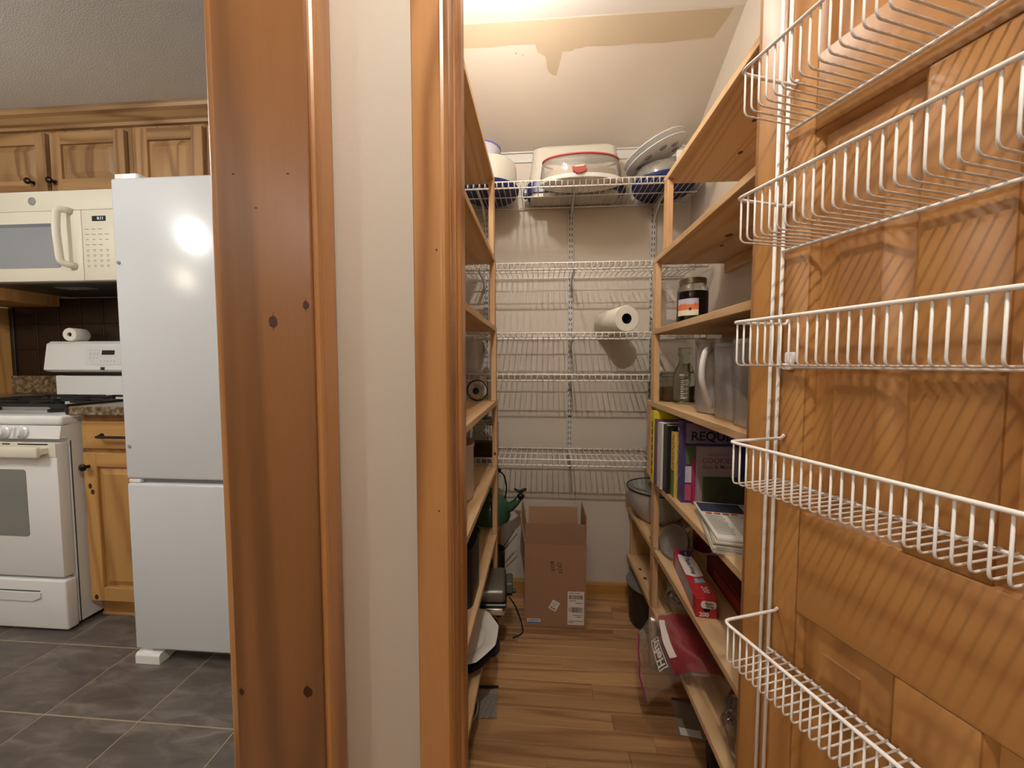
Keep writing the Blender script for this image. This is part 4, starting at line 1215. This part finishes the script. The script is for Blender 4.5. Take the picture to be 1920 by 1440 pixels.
put('can', lathe([(0, 0), (.034, 0), (.035, .003), (.035, .05), (0, .05)], 28), plain('dark_red_tin', '#5c1e1c', .35), t, local=True, smooth=40)
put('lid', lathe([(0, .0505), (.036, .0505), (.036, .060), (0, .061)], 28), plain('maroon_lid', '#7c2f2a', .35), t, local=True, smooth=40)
# plastic wrap box
t = thing('plastic_wrap_box', (.450, 1.146, Z6), 'red and white plastic wrap box lying near the front of the shelf', 'box', rz=R(-6.5))
M_redc = plain('red_carton', '#b52a30', .45)
wb = put('carton', box(-.026, .026, -.135, .135, 0, .052, .001), M_redc, t, local=True)
put('white_print', prism([(-.024, -.02), (.0, -.03), (.024, -.02), (.025, .05), (.02, .098), (-.02, .10), (-.025, .06)], .0521, .0525), M_paper, t, local=True)
put('blue_badge', mv(lathe([(0, 0), (.019, 0), (.019, .0004), (0, .0004)], 24), .006, .108, .0526), M_blue, t, local=True)
put('badge_text', xf(text_vf('Great', .010, .0001), plane_m((.006, .108, .0532), (0, -1, 0), (1, 0, 0))), M_paper, t, local=True)
put('name_text', xf(text_vf('Plastic Wrap', .0185, .0001, .0004), plane_m((.001, .032, .0528), (0, -1, 0), (1, 0, 0))), M_blue, t, local=True)
put('blue_print', prism([(-.01, -.062), (.02, -.055), (.018, -.035), (-.006, -.04)], .0521, .0525), plain('teal_print', '#7fb0c0', .5), t, local=True)
put('count_text', xf(text_vf('200', .022, .0001, .0004), plane_m((.008, -.093, .0526), (0, -1, 0), (1, 0, 0))), plain('pink_white_ink', '#f0d8d4', .5), t, local=True)
put('side_print', box(-.0264, -.0258, -.10, .10, .006, .046), plain('side_print', '#a9a3ac', .5, noise=.4, nscale=30), t, local=True)
put('end_print', prism(rrect(-.014, .024, .026, .046, .008), -.1357, -.135, 'Y'), M_paper, t, local=True)
put('end_text', xf(text_vf('Plastic', .0085, .0001, .0002), plane_m((.006, -.1359, .039), (1, 0, 0), (0, 0, 1))), M_ink, t, local=True)
put('end_text', xf(text_vf('Wrap', .0085, .0001, .0002), plane_m((.008, -.1359, .0315), (1, 0, 0), (0, 0, 1))), M_ink, t, local=True)
put('end_hole', prism([(.0 + .009 * math.cos(a * R(20)), .025 - abs(.009 * math.sin(a * R(20)))) for a in range(10)][::1] + [(.009, .026), (-.009, .026)][::-1], -.1358, -.135, 'Y'), M_dark, t, local=True)
put('end_count', xf(text_vf('200', .016, .0001, .0005), plane_m((-.006, -.1359, .009), (1, 0, 0), (0, 0, 1))), M_paper, t, local=True)
# dark cartons deeper on R6
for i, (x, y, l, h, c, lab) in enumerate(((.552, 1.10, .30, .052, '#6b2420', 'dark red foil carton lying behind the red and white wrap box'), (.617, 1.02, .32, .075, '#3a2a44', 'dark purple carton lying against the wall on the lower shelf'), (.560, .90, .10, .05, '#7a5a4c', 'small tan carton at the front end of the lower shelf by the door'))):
    t = thing('carton', (x, y, Z6), lab, 'box', rz=R(-3 + 3 * i))
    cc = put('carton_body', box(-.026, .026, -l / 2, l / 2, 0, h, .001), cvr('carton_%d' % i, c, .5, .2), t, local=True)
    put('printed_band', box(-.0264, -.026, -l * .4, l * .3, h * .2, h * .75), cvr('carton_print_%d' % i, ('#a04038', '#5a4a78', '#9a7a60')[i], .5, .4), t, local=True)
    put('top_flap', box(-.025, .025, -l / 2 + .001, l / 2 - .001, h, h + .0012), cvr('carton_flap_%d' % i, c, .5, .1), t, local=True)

# ------------------------------------------------------------------ crumpled clear bags
def bag(name, loc, sx, sy, sz, label, mat, seed, flat=.6):
    rnd = random.Random(seed)
    bm = bmesh.new()
    bmesh.ops.create_icosphere(bm, subdivisions=4, radius=1)
    ph = [(rnd.uniform(1, 4), rnd.uniform(1, 4), rnd.uniform(1, 4), rnd.uniform(0, 6)) for _ in range(5)]
    for v in bm.verts:
        p = v.co.copy()
        n = sum(abs(math.sin(p.x * a + p.y * b + p.z * c + d)) for a, b, c, d in ph) / 5
        f = .8 + .34 * n
        v.co = Vector((p.x * sx * f, p.y * sy * f, max(-sz * .48, p.z * sz * f * (1 if p.z > 0 else flat))))
    zmin = min(v.co.z for v in bm.verts)
    for v in bm.verts: v.co.z -= zmin
    r = [v.co.copy() for v in bm.verts], [tuple(q.index for q in f.verts) for f in bm.faces]
    bm.free()
    t = thing(name, loc, label, 'plastic bag')
    put('film', r, mat, t, local=True, smooth=60)
    return t
Z7 = .226 + .0003
t = bag('plastic_bag', (.53, 1.38, Z7), .075, .10, .10, 'crumpled clear plastic bag stuffed at the back of the bottom pine shelf', M_bag2, 3)
put('inner_fold', tube(fillet([(-.05, -.06, .05), (-.02, 0, .11), (.02, .03, .07), (.05, .08, .1)], .03), [.002 + .006 * abs(math.sin(k)) for k in range(len(fillet([(-.05, -.06, .05), (-.02, 0, .11), (.02, .03, .07), (.05, .08, .1)], .03)))], 8), M_bag, t, local=True, smooth=True)
t = bag('plastic_bag', (.487, .86, Z7), .065, .09, .10, 'crumpled clear plastic bag at the front of the bottom pine shelf beside the door', M_bag2, 11)
put('inner_fold', tube([(-.04, -.05, .04), (-.01, -.02, .09), (.02, .03, .06)], [.003, .009, .002], 8), M_bag, t, local=True, smooth=True)
# big zip bag hanging over the edge of the bottom shelf
def zipbag():
    V, Fc = [], []
    nu, nv = 24, 30
    A, B, C_, D = Vector((.445, .985, .305)), Vector((.445, 1.25, .305)), Vector((.322, 1.225, .235)), Vector((.325, 1.150, .075))
    E_, F_ = Vector((.56, .96, .245)), Vector((.56, 1.22, .245))
    for j in range(nv + 1):
        v = j / nv                      # 0 deep on the shelf .. .35 at the shelf edge .. 1 at the hanging zip
        for i in range(nu + 1):
            u = i / nu
            if v < .3:
                q = v / .3
                p = (E_ * (1 - u) + F_ * u) * (1 - q) + (A * (1 - u) + B * u) * q
                p = p + Vector((0, 0, .02 * math.sin(math.pi * q)))
            else:
                q = (v - .3) / .7
                p = (A * (1 - u) + B * u) * (1 - q) + (D * (1 - u) + C_ * u) * q
                p = p + Vector((-.3, 0, .95)) * (.030 * math.sin(math.pi * q))
            wr = .004 * math.sin(9 * u + 5 * v) + .003 * math.sin(17 * u - 11 * v) + .002 * math.sin(31 * v + 3 * u)
            V.append(p + Vector((-.5, .1, .8)) * wr)
    for j in range(nv):
        for i in range(nu):
            a = j * (nu + 1) + i
            Fc.append((a, a + 1, a + nu + 2, a + nu + 1))
    return V, Fc, nu, nv
V, Fc, nu, nv = zipbag()
n0 = len(V)
V2 = [Vector(p) + Vector((-.004 - .010 * math.sin(math.pi * (k % (nu + 1)) / nu), 0, .004)) for k, p in enumerate(V)]
t = thing('zip_bag', (XR - .02, 1.12, Z7), 'large clear zip bag with red print hanging over the bottom shelf edge', 'plastic bag')
put('back_film', (V, Fc), M_bag, t, smooth=True)
fo = put('front_film', (V2, Fc), M_bag, t, smooth=True)
def fpt(u, v, off=.002):
    i, j = u * nu, v * nv
    i0, j0 = min(int(i), nu - 1), min(int(j), nv - 1)
    fu, fv = i - i0, j - j0
    g = lambda a, b: Vector(V2[b * (nu + 1) + a])
    p = (g(i0, j0) * (1 - fu) + g(i0 + 1, j0) * fu) * (1 - fv) + (g(i0, j0 + 1) * (1 - fu) + g(i0 + 1, j0 + 1) * fu) * fv
    return p + Vector((-off, -off * .3, off * .8))
def patch(u0, u1, v0, v1, n=8, off=.002):
    P, Q = [], []
    for j in range(n + 1):
        for i in range(n + 1):
            P.append(fpt(u0 + (u1 - u0) * i / n, v0 + (v1 - v0) * j / n, off))
    for j in range(n):
        for i in range(n):
            a = j * (n + 1) + i
            Q.append((a, a + 1, a + n + 2, a + n + 1))
    return P, Q
put('red_print', patch(.05, .97, .10, .60, 14, .0015), M_bagred, fo, smooth=True)
put('write_on_strip', patch(.30, .86, .50, .58, 10, .003), M_paper, fo, smooth=True)
def warp_text(s, size, u0, v0, du, dv, off, bold=.0004):
    v, f = text_vf(s, size, 0, bold)
    return [fpt(min(.99, max(0.01, u0 + p[0] * du)), min(.99, max(.01, v0 + p[1] * dv)), off) for p in v], f
put('brand_box', join(patch(.18, .62, .625, .633, 6, .0035), patch(.18, .62, .727, .735, 6, .0035), patch(.18, .20, .625, .735, 6, .0035), patch(.60, .62, .625, .735, 6, .0035)), M_paper, fo, smooth=True)
put('brand_text', warp_text('Hefty', .1, .40, .682, 1.6, 1.15, .0035, .003), M_paper, fo)
put('zip_strip', tube([fpt(k / 20, .985, .001) for k in range(21)], .003, 6), plain('magenta_zip', '#7d2b52', .4), t, smooth=True)

# ------------------------------------------------------------------ floor things on the right
t = thing('stock_pot', (.492, 1.655, 0), 'black stock pot with a grey rimmed lid on the floor under the pine shelf', 'pot')
put('pot', lathe([(0, .001), (.098, .001), (.104, .006), (.110, .165), (.112, .168), (0, .168)], 44), M_charc, t, local=True, smooth=40)
put('lid', lathe([(.116, .169), (.118, .172), (.116, .177), (.10, .180), (.06, .187), (0, .19)], 44), plain('grey_lid', '#7c7b74', .3, metal=.4), t, local=True, smooth=50)
put('lid_rim', tube([(.117 * math.cos(a * R(8)), .117 * math.sin(a * R(8)), .173) for a in range(45)], .003, 6, True), plain('grey_band', '#86847c', .3, metal=.5), t, local=True, smooth=True)
t = thing('cardboard_sheet', (.50, 1.19, 0), 'scuffed flat piece of cardboard on the floor under the bottom shelf', 'cardboard', rz=R(-8))
put('sheet', box(-.075, .1, -.07, .055, .0005, .005, .001), plain('grey_cardboard', '#8b7a64', .9, noise=.2), t, local=True)
put('raised_flap', prism([(-.074, .0045), (.1, .0045), (.1, .024), (-.074, .012)], .052, .055, 'Y'), plain('dark_flap', '#54452f', .9), t, local=True)
put('torn_tape', box(-.07, -.01, -.069, -.045, .005, .0056), M_paper, t, local=True)
t = thing('shoe', (.50, 1.045, 0), 'small black shoe in the dark under the shelf beside the door', 'shoe', rz=R(70))
put('upper', lathe([(0, .018), (.034, .018), (.038, .03), (.03, .055), (.012, .066), (0, .067)], 24, sx=2.0), M_charc, t, local=True, smooth=50)
put('sole', prism(rrect(-.075, .075, -.036, .036, .034, 6), .001, .0185), M_black, t, local=True, smooth=40)

# ------------------------------------------------------------------ cardboard box on the floor
t = thing('cardboard_box', (.06, 1.675, 0), 'open tall cardboard shipping box with raised flaps standing by the back wall', 'box', rz=R(.6))
bw, bd, bh, th = .129, .098, .362, .004
put('front_wall', box(-bw, bw, -bd, -bd + th, 0, bh), M_card, t, local=True)
put('back_wall', box(-bw, bw, bd - th, bd, 0, bh), M_card, t, local=True)
put('side_wall', box(-bw, -bw + th, -bd + th, bd - th, 0, bh), M_card, t, local=True)
put('side_wall', box(bw - th, bw, -bd + th, bd - th, 0, bh), M_card, t, local=True)
put('bottom', box(-bw, bw, -bd, bd, .0005, .004), M_card, t, local=True)
M_cardd = plain('cardboard_flap', '#86634a', .85, noise=.05, nscale=15)
put('front_flap', mv(box(-bw + .002, bw - .004, 0, th, 0, .082), 0, -bd, bh + .0005, rx=R(-16)), M_cardd, t, local=True)
put('back_flap', mv(box(-bw + .012, bw - .018, -th, 0, 0, .085), 0, bd, bh + .0005, rx=R(-8)), M_cardin, t, local=True)
put('side_flap', mv(box(0, th, -bd + .006, bd - .006, 0, .115), -bw, 0, bh + .0005, ry=R(-9)), M_cardin, t, local=True)
put('side_flap', mv(box(-th, 0, -bd + .006, bd - .006, 0, .115), bw, 0, bh + .0005, ry=R(1)), M_cardin, t, local=True)
put('tape', box(-bw + .16, bw - .012, -bd - .0006, -bd + .0002, bh + .072, bh + .078), film('clear_tape', '#d8c8b0', .3), t, local=True) if False else None
fy = -bd - .0004
lb = put('shipping_label', box(.052, .121, fy - .0004, -bd, .018, .162), M_paper, t, local=True, label='white shipping label')
rnd = random.Random(5)
def barcode(x0, x1, z0, z1, step=.0012):
    o = []
    x = x0
    while x < x1:
        wd = rnd.choice((.0006, .0012, .0018))
        o.append(box(x, min(x + wd, x1), fy - .0008, fy - .0003, z0, z1))
        x += wd + rnd.choice((.0006, .001, .0014))
    return join(*o)
put('barcode', barcode(.058, .116, .130, .148), M_ink, lb, local=True, kind='stuff')
put('barcode', barcode(.068, .116, .072, .095), M_ink, lb, local=True, kind='stuff')
put('label_lines', join(*[box(a, a + l, fy - .0008, fy - .0003, z, z + .0018) for a, l, z in ((.058, .05, .155), (.058, .03, .122), (.085, .03, .112), (.056, .011, .090), (.056, .011, .084), (.056, .011, .078), (.075, .04, .06), (.09, .02, .052), (.056, .06, .0335), (.056, .02, .027))]), M_ink, lb, local=True, kind='stuff')
t2 = put('tilted_sticker', xf(box(-.017, .017, -.0004, .0002, -.021, .021), Matrix.Translation((-.004, fy, .098)) @ Matrix.Rotation(R(28), 4, 'Y')), M_paper, t, local=True)
put('sticker_text', xf(join(*[box(-.012, .010 - .003 * k, -.0009, -.0003, .012 - k * .006, .0135 - k * .006) for k in range(4)]), Matrix.Translation((-.004, fy, .098)) @ Matrix.Rotation(R(28), 4, 'Y')), M_print, t2, local=True, kind='stuff')
put('sticker_text', xf(text_vf('35/40', .010, .0001, .0003), Matrix.Translation((-.004, fy - .0006, .098)) @ Matrix.Rotation(R(28), 4, 'Y') @ Matrix.Translation((0, 0, -.013)) @ Matrix.Rotation(R(90), 4, 'X')), M_ink, t2, local=True)
s3 = put('barcode_sticker', box(-.118, -.062, fy - .0004, -bd, .018, .038), M_paper, t, local=True)
put('barcode', barcode(-.112, -.068, .029, .035), M_ink, s3, local=True, kind='stuff')
put('blue_band', box(-.117, -.063, fy - .0008, fy - .0003, .0185, .025), plain('label_blue', '#5a86b8', .6), s3, local=True)
# marker writing, upside-down-ish, vertical
put('marker_writing', xf(text_vf('OUT', .024, .0001), plane_m((.018, fy, .262), (.12, 0, -1), (1, 0, .12))), M_ink, t, local=True)
put('marker_writing', xf(text_vf('BOX', .022, .0001), plane_m((-.012, fy, .268), (.12, 0, -1), (1, 0, .12))), M_ink, t, local=True)

# ------------------------------------------------------------------ left shelf things
t = thing('glass_pan_lid', (-.252, 1.49, .9712), 'domed glass pan lid with a dark rim standing on the left shelf', 'lid')
gp = [(.040 * math.cos(a * R(10)), 0, .042 + .040 * math.sin(a * R(10))) for a in range(36)]
put('rim', tube(gp, .0022, 6, True), M_black, t, local=True, smooth=True)
put('glass_disc', mv(lathe([(0, .012), (.02, .010), (.032, .005), (.039, 0)], 32), 0, 0, .042, rx=R(90)), M_glass, t, local=True, smooth=True)
put('knob', mv(lathe([(0, 0), (.008, 0), (.006, .008), (.013, .014), (.013, .02), (0, .021)], 16), 0, -.012, .042, rx=R(90)), M_black, t, local=True, smooth=40)
ZL5 = .698 + .0003
t = thing('crock', (-.277, 1.17, ZL5), 'tall white ceramic crock on the left shelf', 'crock')
put('crock_wall', lathe([(0, .001), (.062, .001), (.066, .006), (.066, .162), (.069, .165), (.069, .172), (.064, .174), (.060, .165), (.060, .012), (0, .01)], 40), M_plate, t, local=True, smooth=50)
put('lid', lathe([(.068, .1745), (.068, .180), (.04, .19), (.012, .192), (.012, .2), (.018, .206), (0, .208)], 36), plain('amber_wood_lid', '#8a5a34', .5), t, local=True, smooth=50)
t = thing('glass_carafe', (-.243, 1.635, WZ[4] + .002), 'large clip-top glass jar with steel band on the lowest wire shelf', 'jar')
put('glass', prism(rrect(-.058, .058, -.05, .05, .02, 5), .001, .135), M_glass, t, local=True, smooth=40)
put('neck', lathe([(.042, .1355), (.042, .15), (.046, .152), (.046, .158), (.03, .165), (0, .168)], 32), M_glass, t, local=True, smooth=50)
put('steel_band', lathe([(.0435, .137), (.0435, .142)], 32), M_metal, t, local=True, smooth=True)
put('wire_clip', tube(fillet([(.03, -.052, .10), (.03, -.056, .14), (.0, -.056, .165), (-.03, -.056, .14), (-.03, -.052, .1)], .02), .0016, 6), M_metal, t, local=True, smooth=True)
put('contents', prism(rrect(-.05, .05, -.043, .043, .016, 4), .004, .06), plain('coffee_beans', '#4a3a2c', .8, noise=.3, nscale=60), t, local=True, smooth=40)
# green kettle on the lower left shelf behind the post
ZL6 = .422 + .0003
t = thing('kettle', (-.228, 1.665, ZL6), 'dark green enamel kettle with a black spout cap and wire handle', 'kettle')
put('body', lathe([(0, .001), (.072, .001), (.09, .008), (.094, .022), (.09, .06), (.074, .10), (.05, .122), (.034, .126), (0, .126)], 44), M_green, t, local=True, smooth=50)
put('lid', lathe([(.04, .1265), (.041, .131), (.03, .138), (.01, .142), (0, .142)], 30), M_green, t, local=True, smooth=50)
put('lid_knob', lathe([(0, .142), (.006, .142), (.006, .150), (.012, .156), (.011, .166), (0, .17)], 18), M_metal, t, local=True, smooth=50)
sp = put('spout', tube([(.068, -.01, .060), (.095, -.012, .068), (.118, -.014, .088), (.138, -.016, .115)], [.026, .022, .0165, .0135], 16), M_green, t, local=True, smooth=True)
put('spout_cap', tube([(.134, -.016, .110), (.146, -.017, .126)], [.0155, .014], 14), M_black, t, local=True, smooth=True)
put('cap_lever', tube([(.112, -.016, .150), (.124, -.016, .141), (.140, -.016, .139), (.156, -.017, .147), (.164, -.017, .15)], [.003, .006, .0075, .007, .004], 10), M_black, t, local=True, smooth=True)
put('cap_stem', tube([(.138, -.016, .138), (.139, -.016, .12)], .005, 8), M_black, t, local=True, smooth=True)
hd = fillet([(.070, -.008, .104), (.078, -.008, .15), (.066, -.008, .21), (.03, -.008, .232), (-.03, -.008, .232), (-.066, -.008, .20), (-.078, -.008, .15), (-.07, -.008, .104)], .04, 5)
put('handle', tube(hd, .0035, 8), M_bronze, t, local=True, smooth=True)
put('handle_grip', tube([(.052, -.008, .224), (.03, -.008, .232), (-.03, -.008, .232), (-.05, -.008, .224)], [.009, .0115, .0115, .009], 12), M_black, t, local=True, smooth=True)
# black bin with cloth on the lower left shelf
t = thing('black_container', (-.272, 1.115, ZL6), 'tall black plastic container on the lower left shelf', 'container')
put('tub', join(prism(rrect(-.078, .078, -.085, .085, .035, 6), .0, .17)), M_charc, t, local=True, smooth=40)
put('rim', tube([(a, b, .171) for a, b in rrect(-.08, .08, -.087, .087, .035, 6)], .004, 6, True), M_charc, t, local=True, smooth=True)
t = bag('dark_cloth', (-.265, 1.13, ZL6 + .1755), .062, .07, .045, 'crumpled charcoal cloth on top of the black container', plain('charcoal_cloth', '#2b2b30', .9, noise=.1), 21)
t['category'] = 'cloth'
# waffle iron
ZL7 = .190 + .0003
t = thing('waffle_iron', (-.218, 1.415, ZL7), 'steel and black waffle iron with its cord, on the bottom left shelf', 'waffle iron', rz=R(4))
put('lower_shell', box(-.085, .085, -.085, .085, .012, .045, .012, 3), M_chrome, t, local=True, smooth=30)
put('black_band', box(-.088, .09, -.088, .088, .045, .06, .004), M_black, t, local=True)
put('upper_shell', box(-.085, .085, -.085, .085, .06, .108, .012, 3), plain('worn_steel', '#8e8b86', .42, metal=.8), t, local=True, smooth=30)
put('side_bracket', box(.0865, .112, -.035, .04, .068, .108, .005), plain('grey_plastic', '#55544f', .5), t, local=True)
put('hinge_block', box(.086, .11, .01, .05, .03, .075, .004), M_black, t, local=True)
put('control_knob', mv(lathe([(0, 0), (.009, 0), (.008, .014), (0, .016)], 14), .11, .03, .04, ry=R(90)), plain('blue_black_plastic', '#1e2440', .4), t, local=True, smooth=40)
for sx in (-.06, .06):
    for sy in (-.06, .06):
        put('foot', lathe([(0, 0), (.01, 0), (.011, .013), (0, .013)], 12, (sx, sy, 0)), M_black, t, local=True)
cdp = fillet([(-.112, 1.50, .004), (-.07, 1.53, .004), (-.082, 1.60, .004), (-.10, 1.66, .004), (-.12, 1.72, .004), (-.15, 1.77, .004)], .05, 6)
put('power_cord', tube(cdp, .003, 8), M_black, smooth=True, label='thin black power cord curling on the floor beside the cardboard box', cat='cord')
t = thing('blue_bottle', (-.196, 1.43, 0), 'dark blue bottle on the floor below the waffle iron', 'bottle')
put('bottle_body', lathe([(0, .001), (.036, .001), (.039, .006), (.039, .09), (.028, .118), (.014, .128), (.014, .14)], 26), plain('cobalt_plastic', '#1a2450', .3), t, local=True, smooth=50)
put('cap', lathe([(.016, .1405), (.016, .158), (0, .16)], 18), M_black, t, local=True, smooth=40)
# utensils: tongs and whisk in a crock near the back
t = thing('utensil_tin', (-.205, 1.69, ZL7), 'dark tin holding kitchen utensils on the bottom left shelf near the back wall', 'utensil holder')
put('tin', lathe([(0, .001), (.042, .001), (.043, .004), (.043, .09), (.040, .09), (.040, .008), (0, .006)], 30), plain('dark_tin', '#3a3028', .4, metal=.4), t, local=True, smooth=40)
t2 = thing('tongs', (-.19, 1.685, ZL7 + .01), 'steel tongs leaning out of the dark utensil tin', 'tongs')
put('arm', tube([(-.01, 0, 0), (.03, -.02, .09), (.085, -.05, .175)], .0045, 8, flat=.4), M_metal, t2, local=True, smooth=True)
put('arm', tube([(-.014, .01, 0), (.022, -.012, .095), (.073, -.042, .185)], .0045, 8, flat=.4), M_metal, t2, local=True, smooth=True)
t3 = thing('whisk', (-.212, 1.675, ZL7 + .01), 'wire whisk standing in the dark utensil tin', 'whisk')
put('handle', tube([(-.005, 0, 0), (0, -.008, .07)], .005, 8), M_metal, t3, local=True, smooth=True)
for k in range(5):
    g = k * R(36)
    c_, s_ = math.cos(g), math.sin(g)
    put('loop', tube(fillet([(0, -.008, .07), (.022 * c_, -.012 + .022 * s_, .12), (.006 * c_, -.016 + .006 * s_, .16), (-.006 * c_, -.016 - .006 * s_, .16), (-.022 * c_, -.012 - .022 * s_, .12), (0, -.008, .07)], .02), .0009, 5), M_metal, t3, local=True, smooth=True)
# platters on the bottom left shelf
t = thing('wicker_tray', (-.262, 1.165, ZL7), 'brown wicker tray under the white platter on the bottom left shelf', 'tray')
put('tray', lathe([(0, 0), (.085, 0), (.11, .02), (.12, .034), (.114, .034), (.10, .018), (.08, .006), (0, .006)], 40, sy=1.1), M_brown, t, local=True, smooth=50)
t = thing('plate', (-.262, 1.168, ZL7 + .0345), 'dark plate between the white platter and the wicker tray', 'plate')
put('plate_body', lathe([(0, 0), (.085, 0), (.12, .009), (.128, .011), (.12, .011), (.085, .004), (0, .004)], 44, sy=1.1), M_charc, t, local=True, smooth=50)
t = thing('platter', (-.262, 1.172, ZL7 + .0463), 'white ten-sided stoneware platter, topmost of the stack on the bottom left shelf', 'platter')
put('platter_body', lathe([(0, 0), (.075, 0), (.088, .004), (.092, .010), (.128, .016), (.130, .018), (.126, .0195), (.093, .0135), (.084, .006), (0, .004)], 60, sy=1.1, wob=-.035, nw=10), M_plate, t, local=True, smooth=35)
# floor, left
t = thing('mixing_bowl', (-.272, 1.06, 0), 'dark grey bowl on the floor under the left shelf', 'bowl')
put('bowl', lathe([(0, .001), (.05, .001), (.078, .05), (.088, .105), (.091, .107), (.084, .105), (.072, .05), (.045, .008), (0, .007)], 40), plain('dark_grey_glaze', '#3a3c3f', .3), t, local=True, smooth=50)
put('rim', tube([(.089 * math.cos(a * R(9)), .089 * math.sin(a * R(9)), .1075) for a in range(40)], .0025, 6, True), plain('grey_rim', '#8b8b88', .3), t, local=True, smooth=True)
t = thing('floor_paper', (-.182, 1.195, 0), 'crumpled grey paper lying on the floor beneath the left shelf', 'paper', rz=R(6))
V, Fc = [], []
for j in range(9):
    for i in range(9):
        V.append((-.04 + i * .01 + random.uniform(-.001, .001), -.055 + j * .0125, .0015 + .004 * abs(math.sin(i * 1.3 + j * .9)) + (.006 if j == 8 else 0)))
for j in range(8):
    for i in range(8):
        a = j * 9 + i
        Fc.append((a, a + 1, a + 10, a + 9))
put('sheet', (V, Fc), plain('grey_paper', '#8d867a', .9), t, local=True)
put('rod', tube([(-.03, .062, .006), (.045, .060, .006)], .0035, 8), M_darkmet, t, local=True, smooth=True)
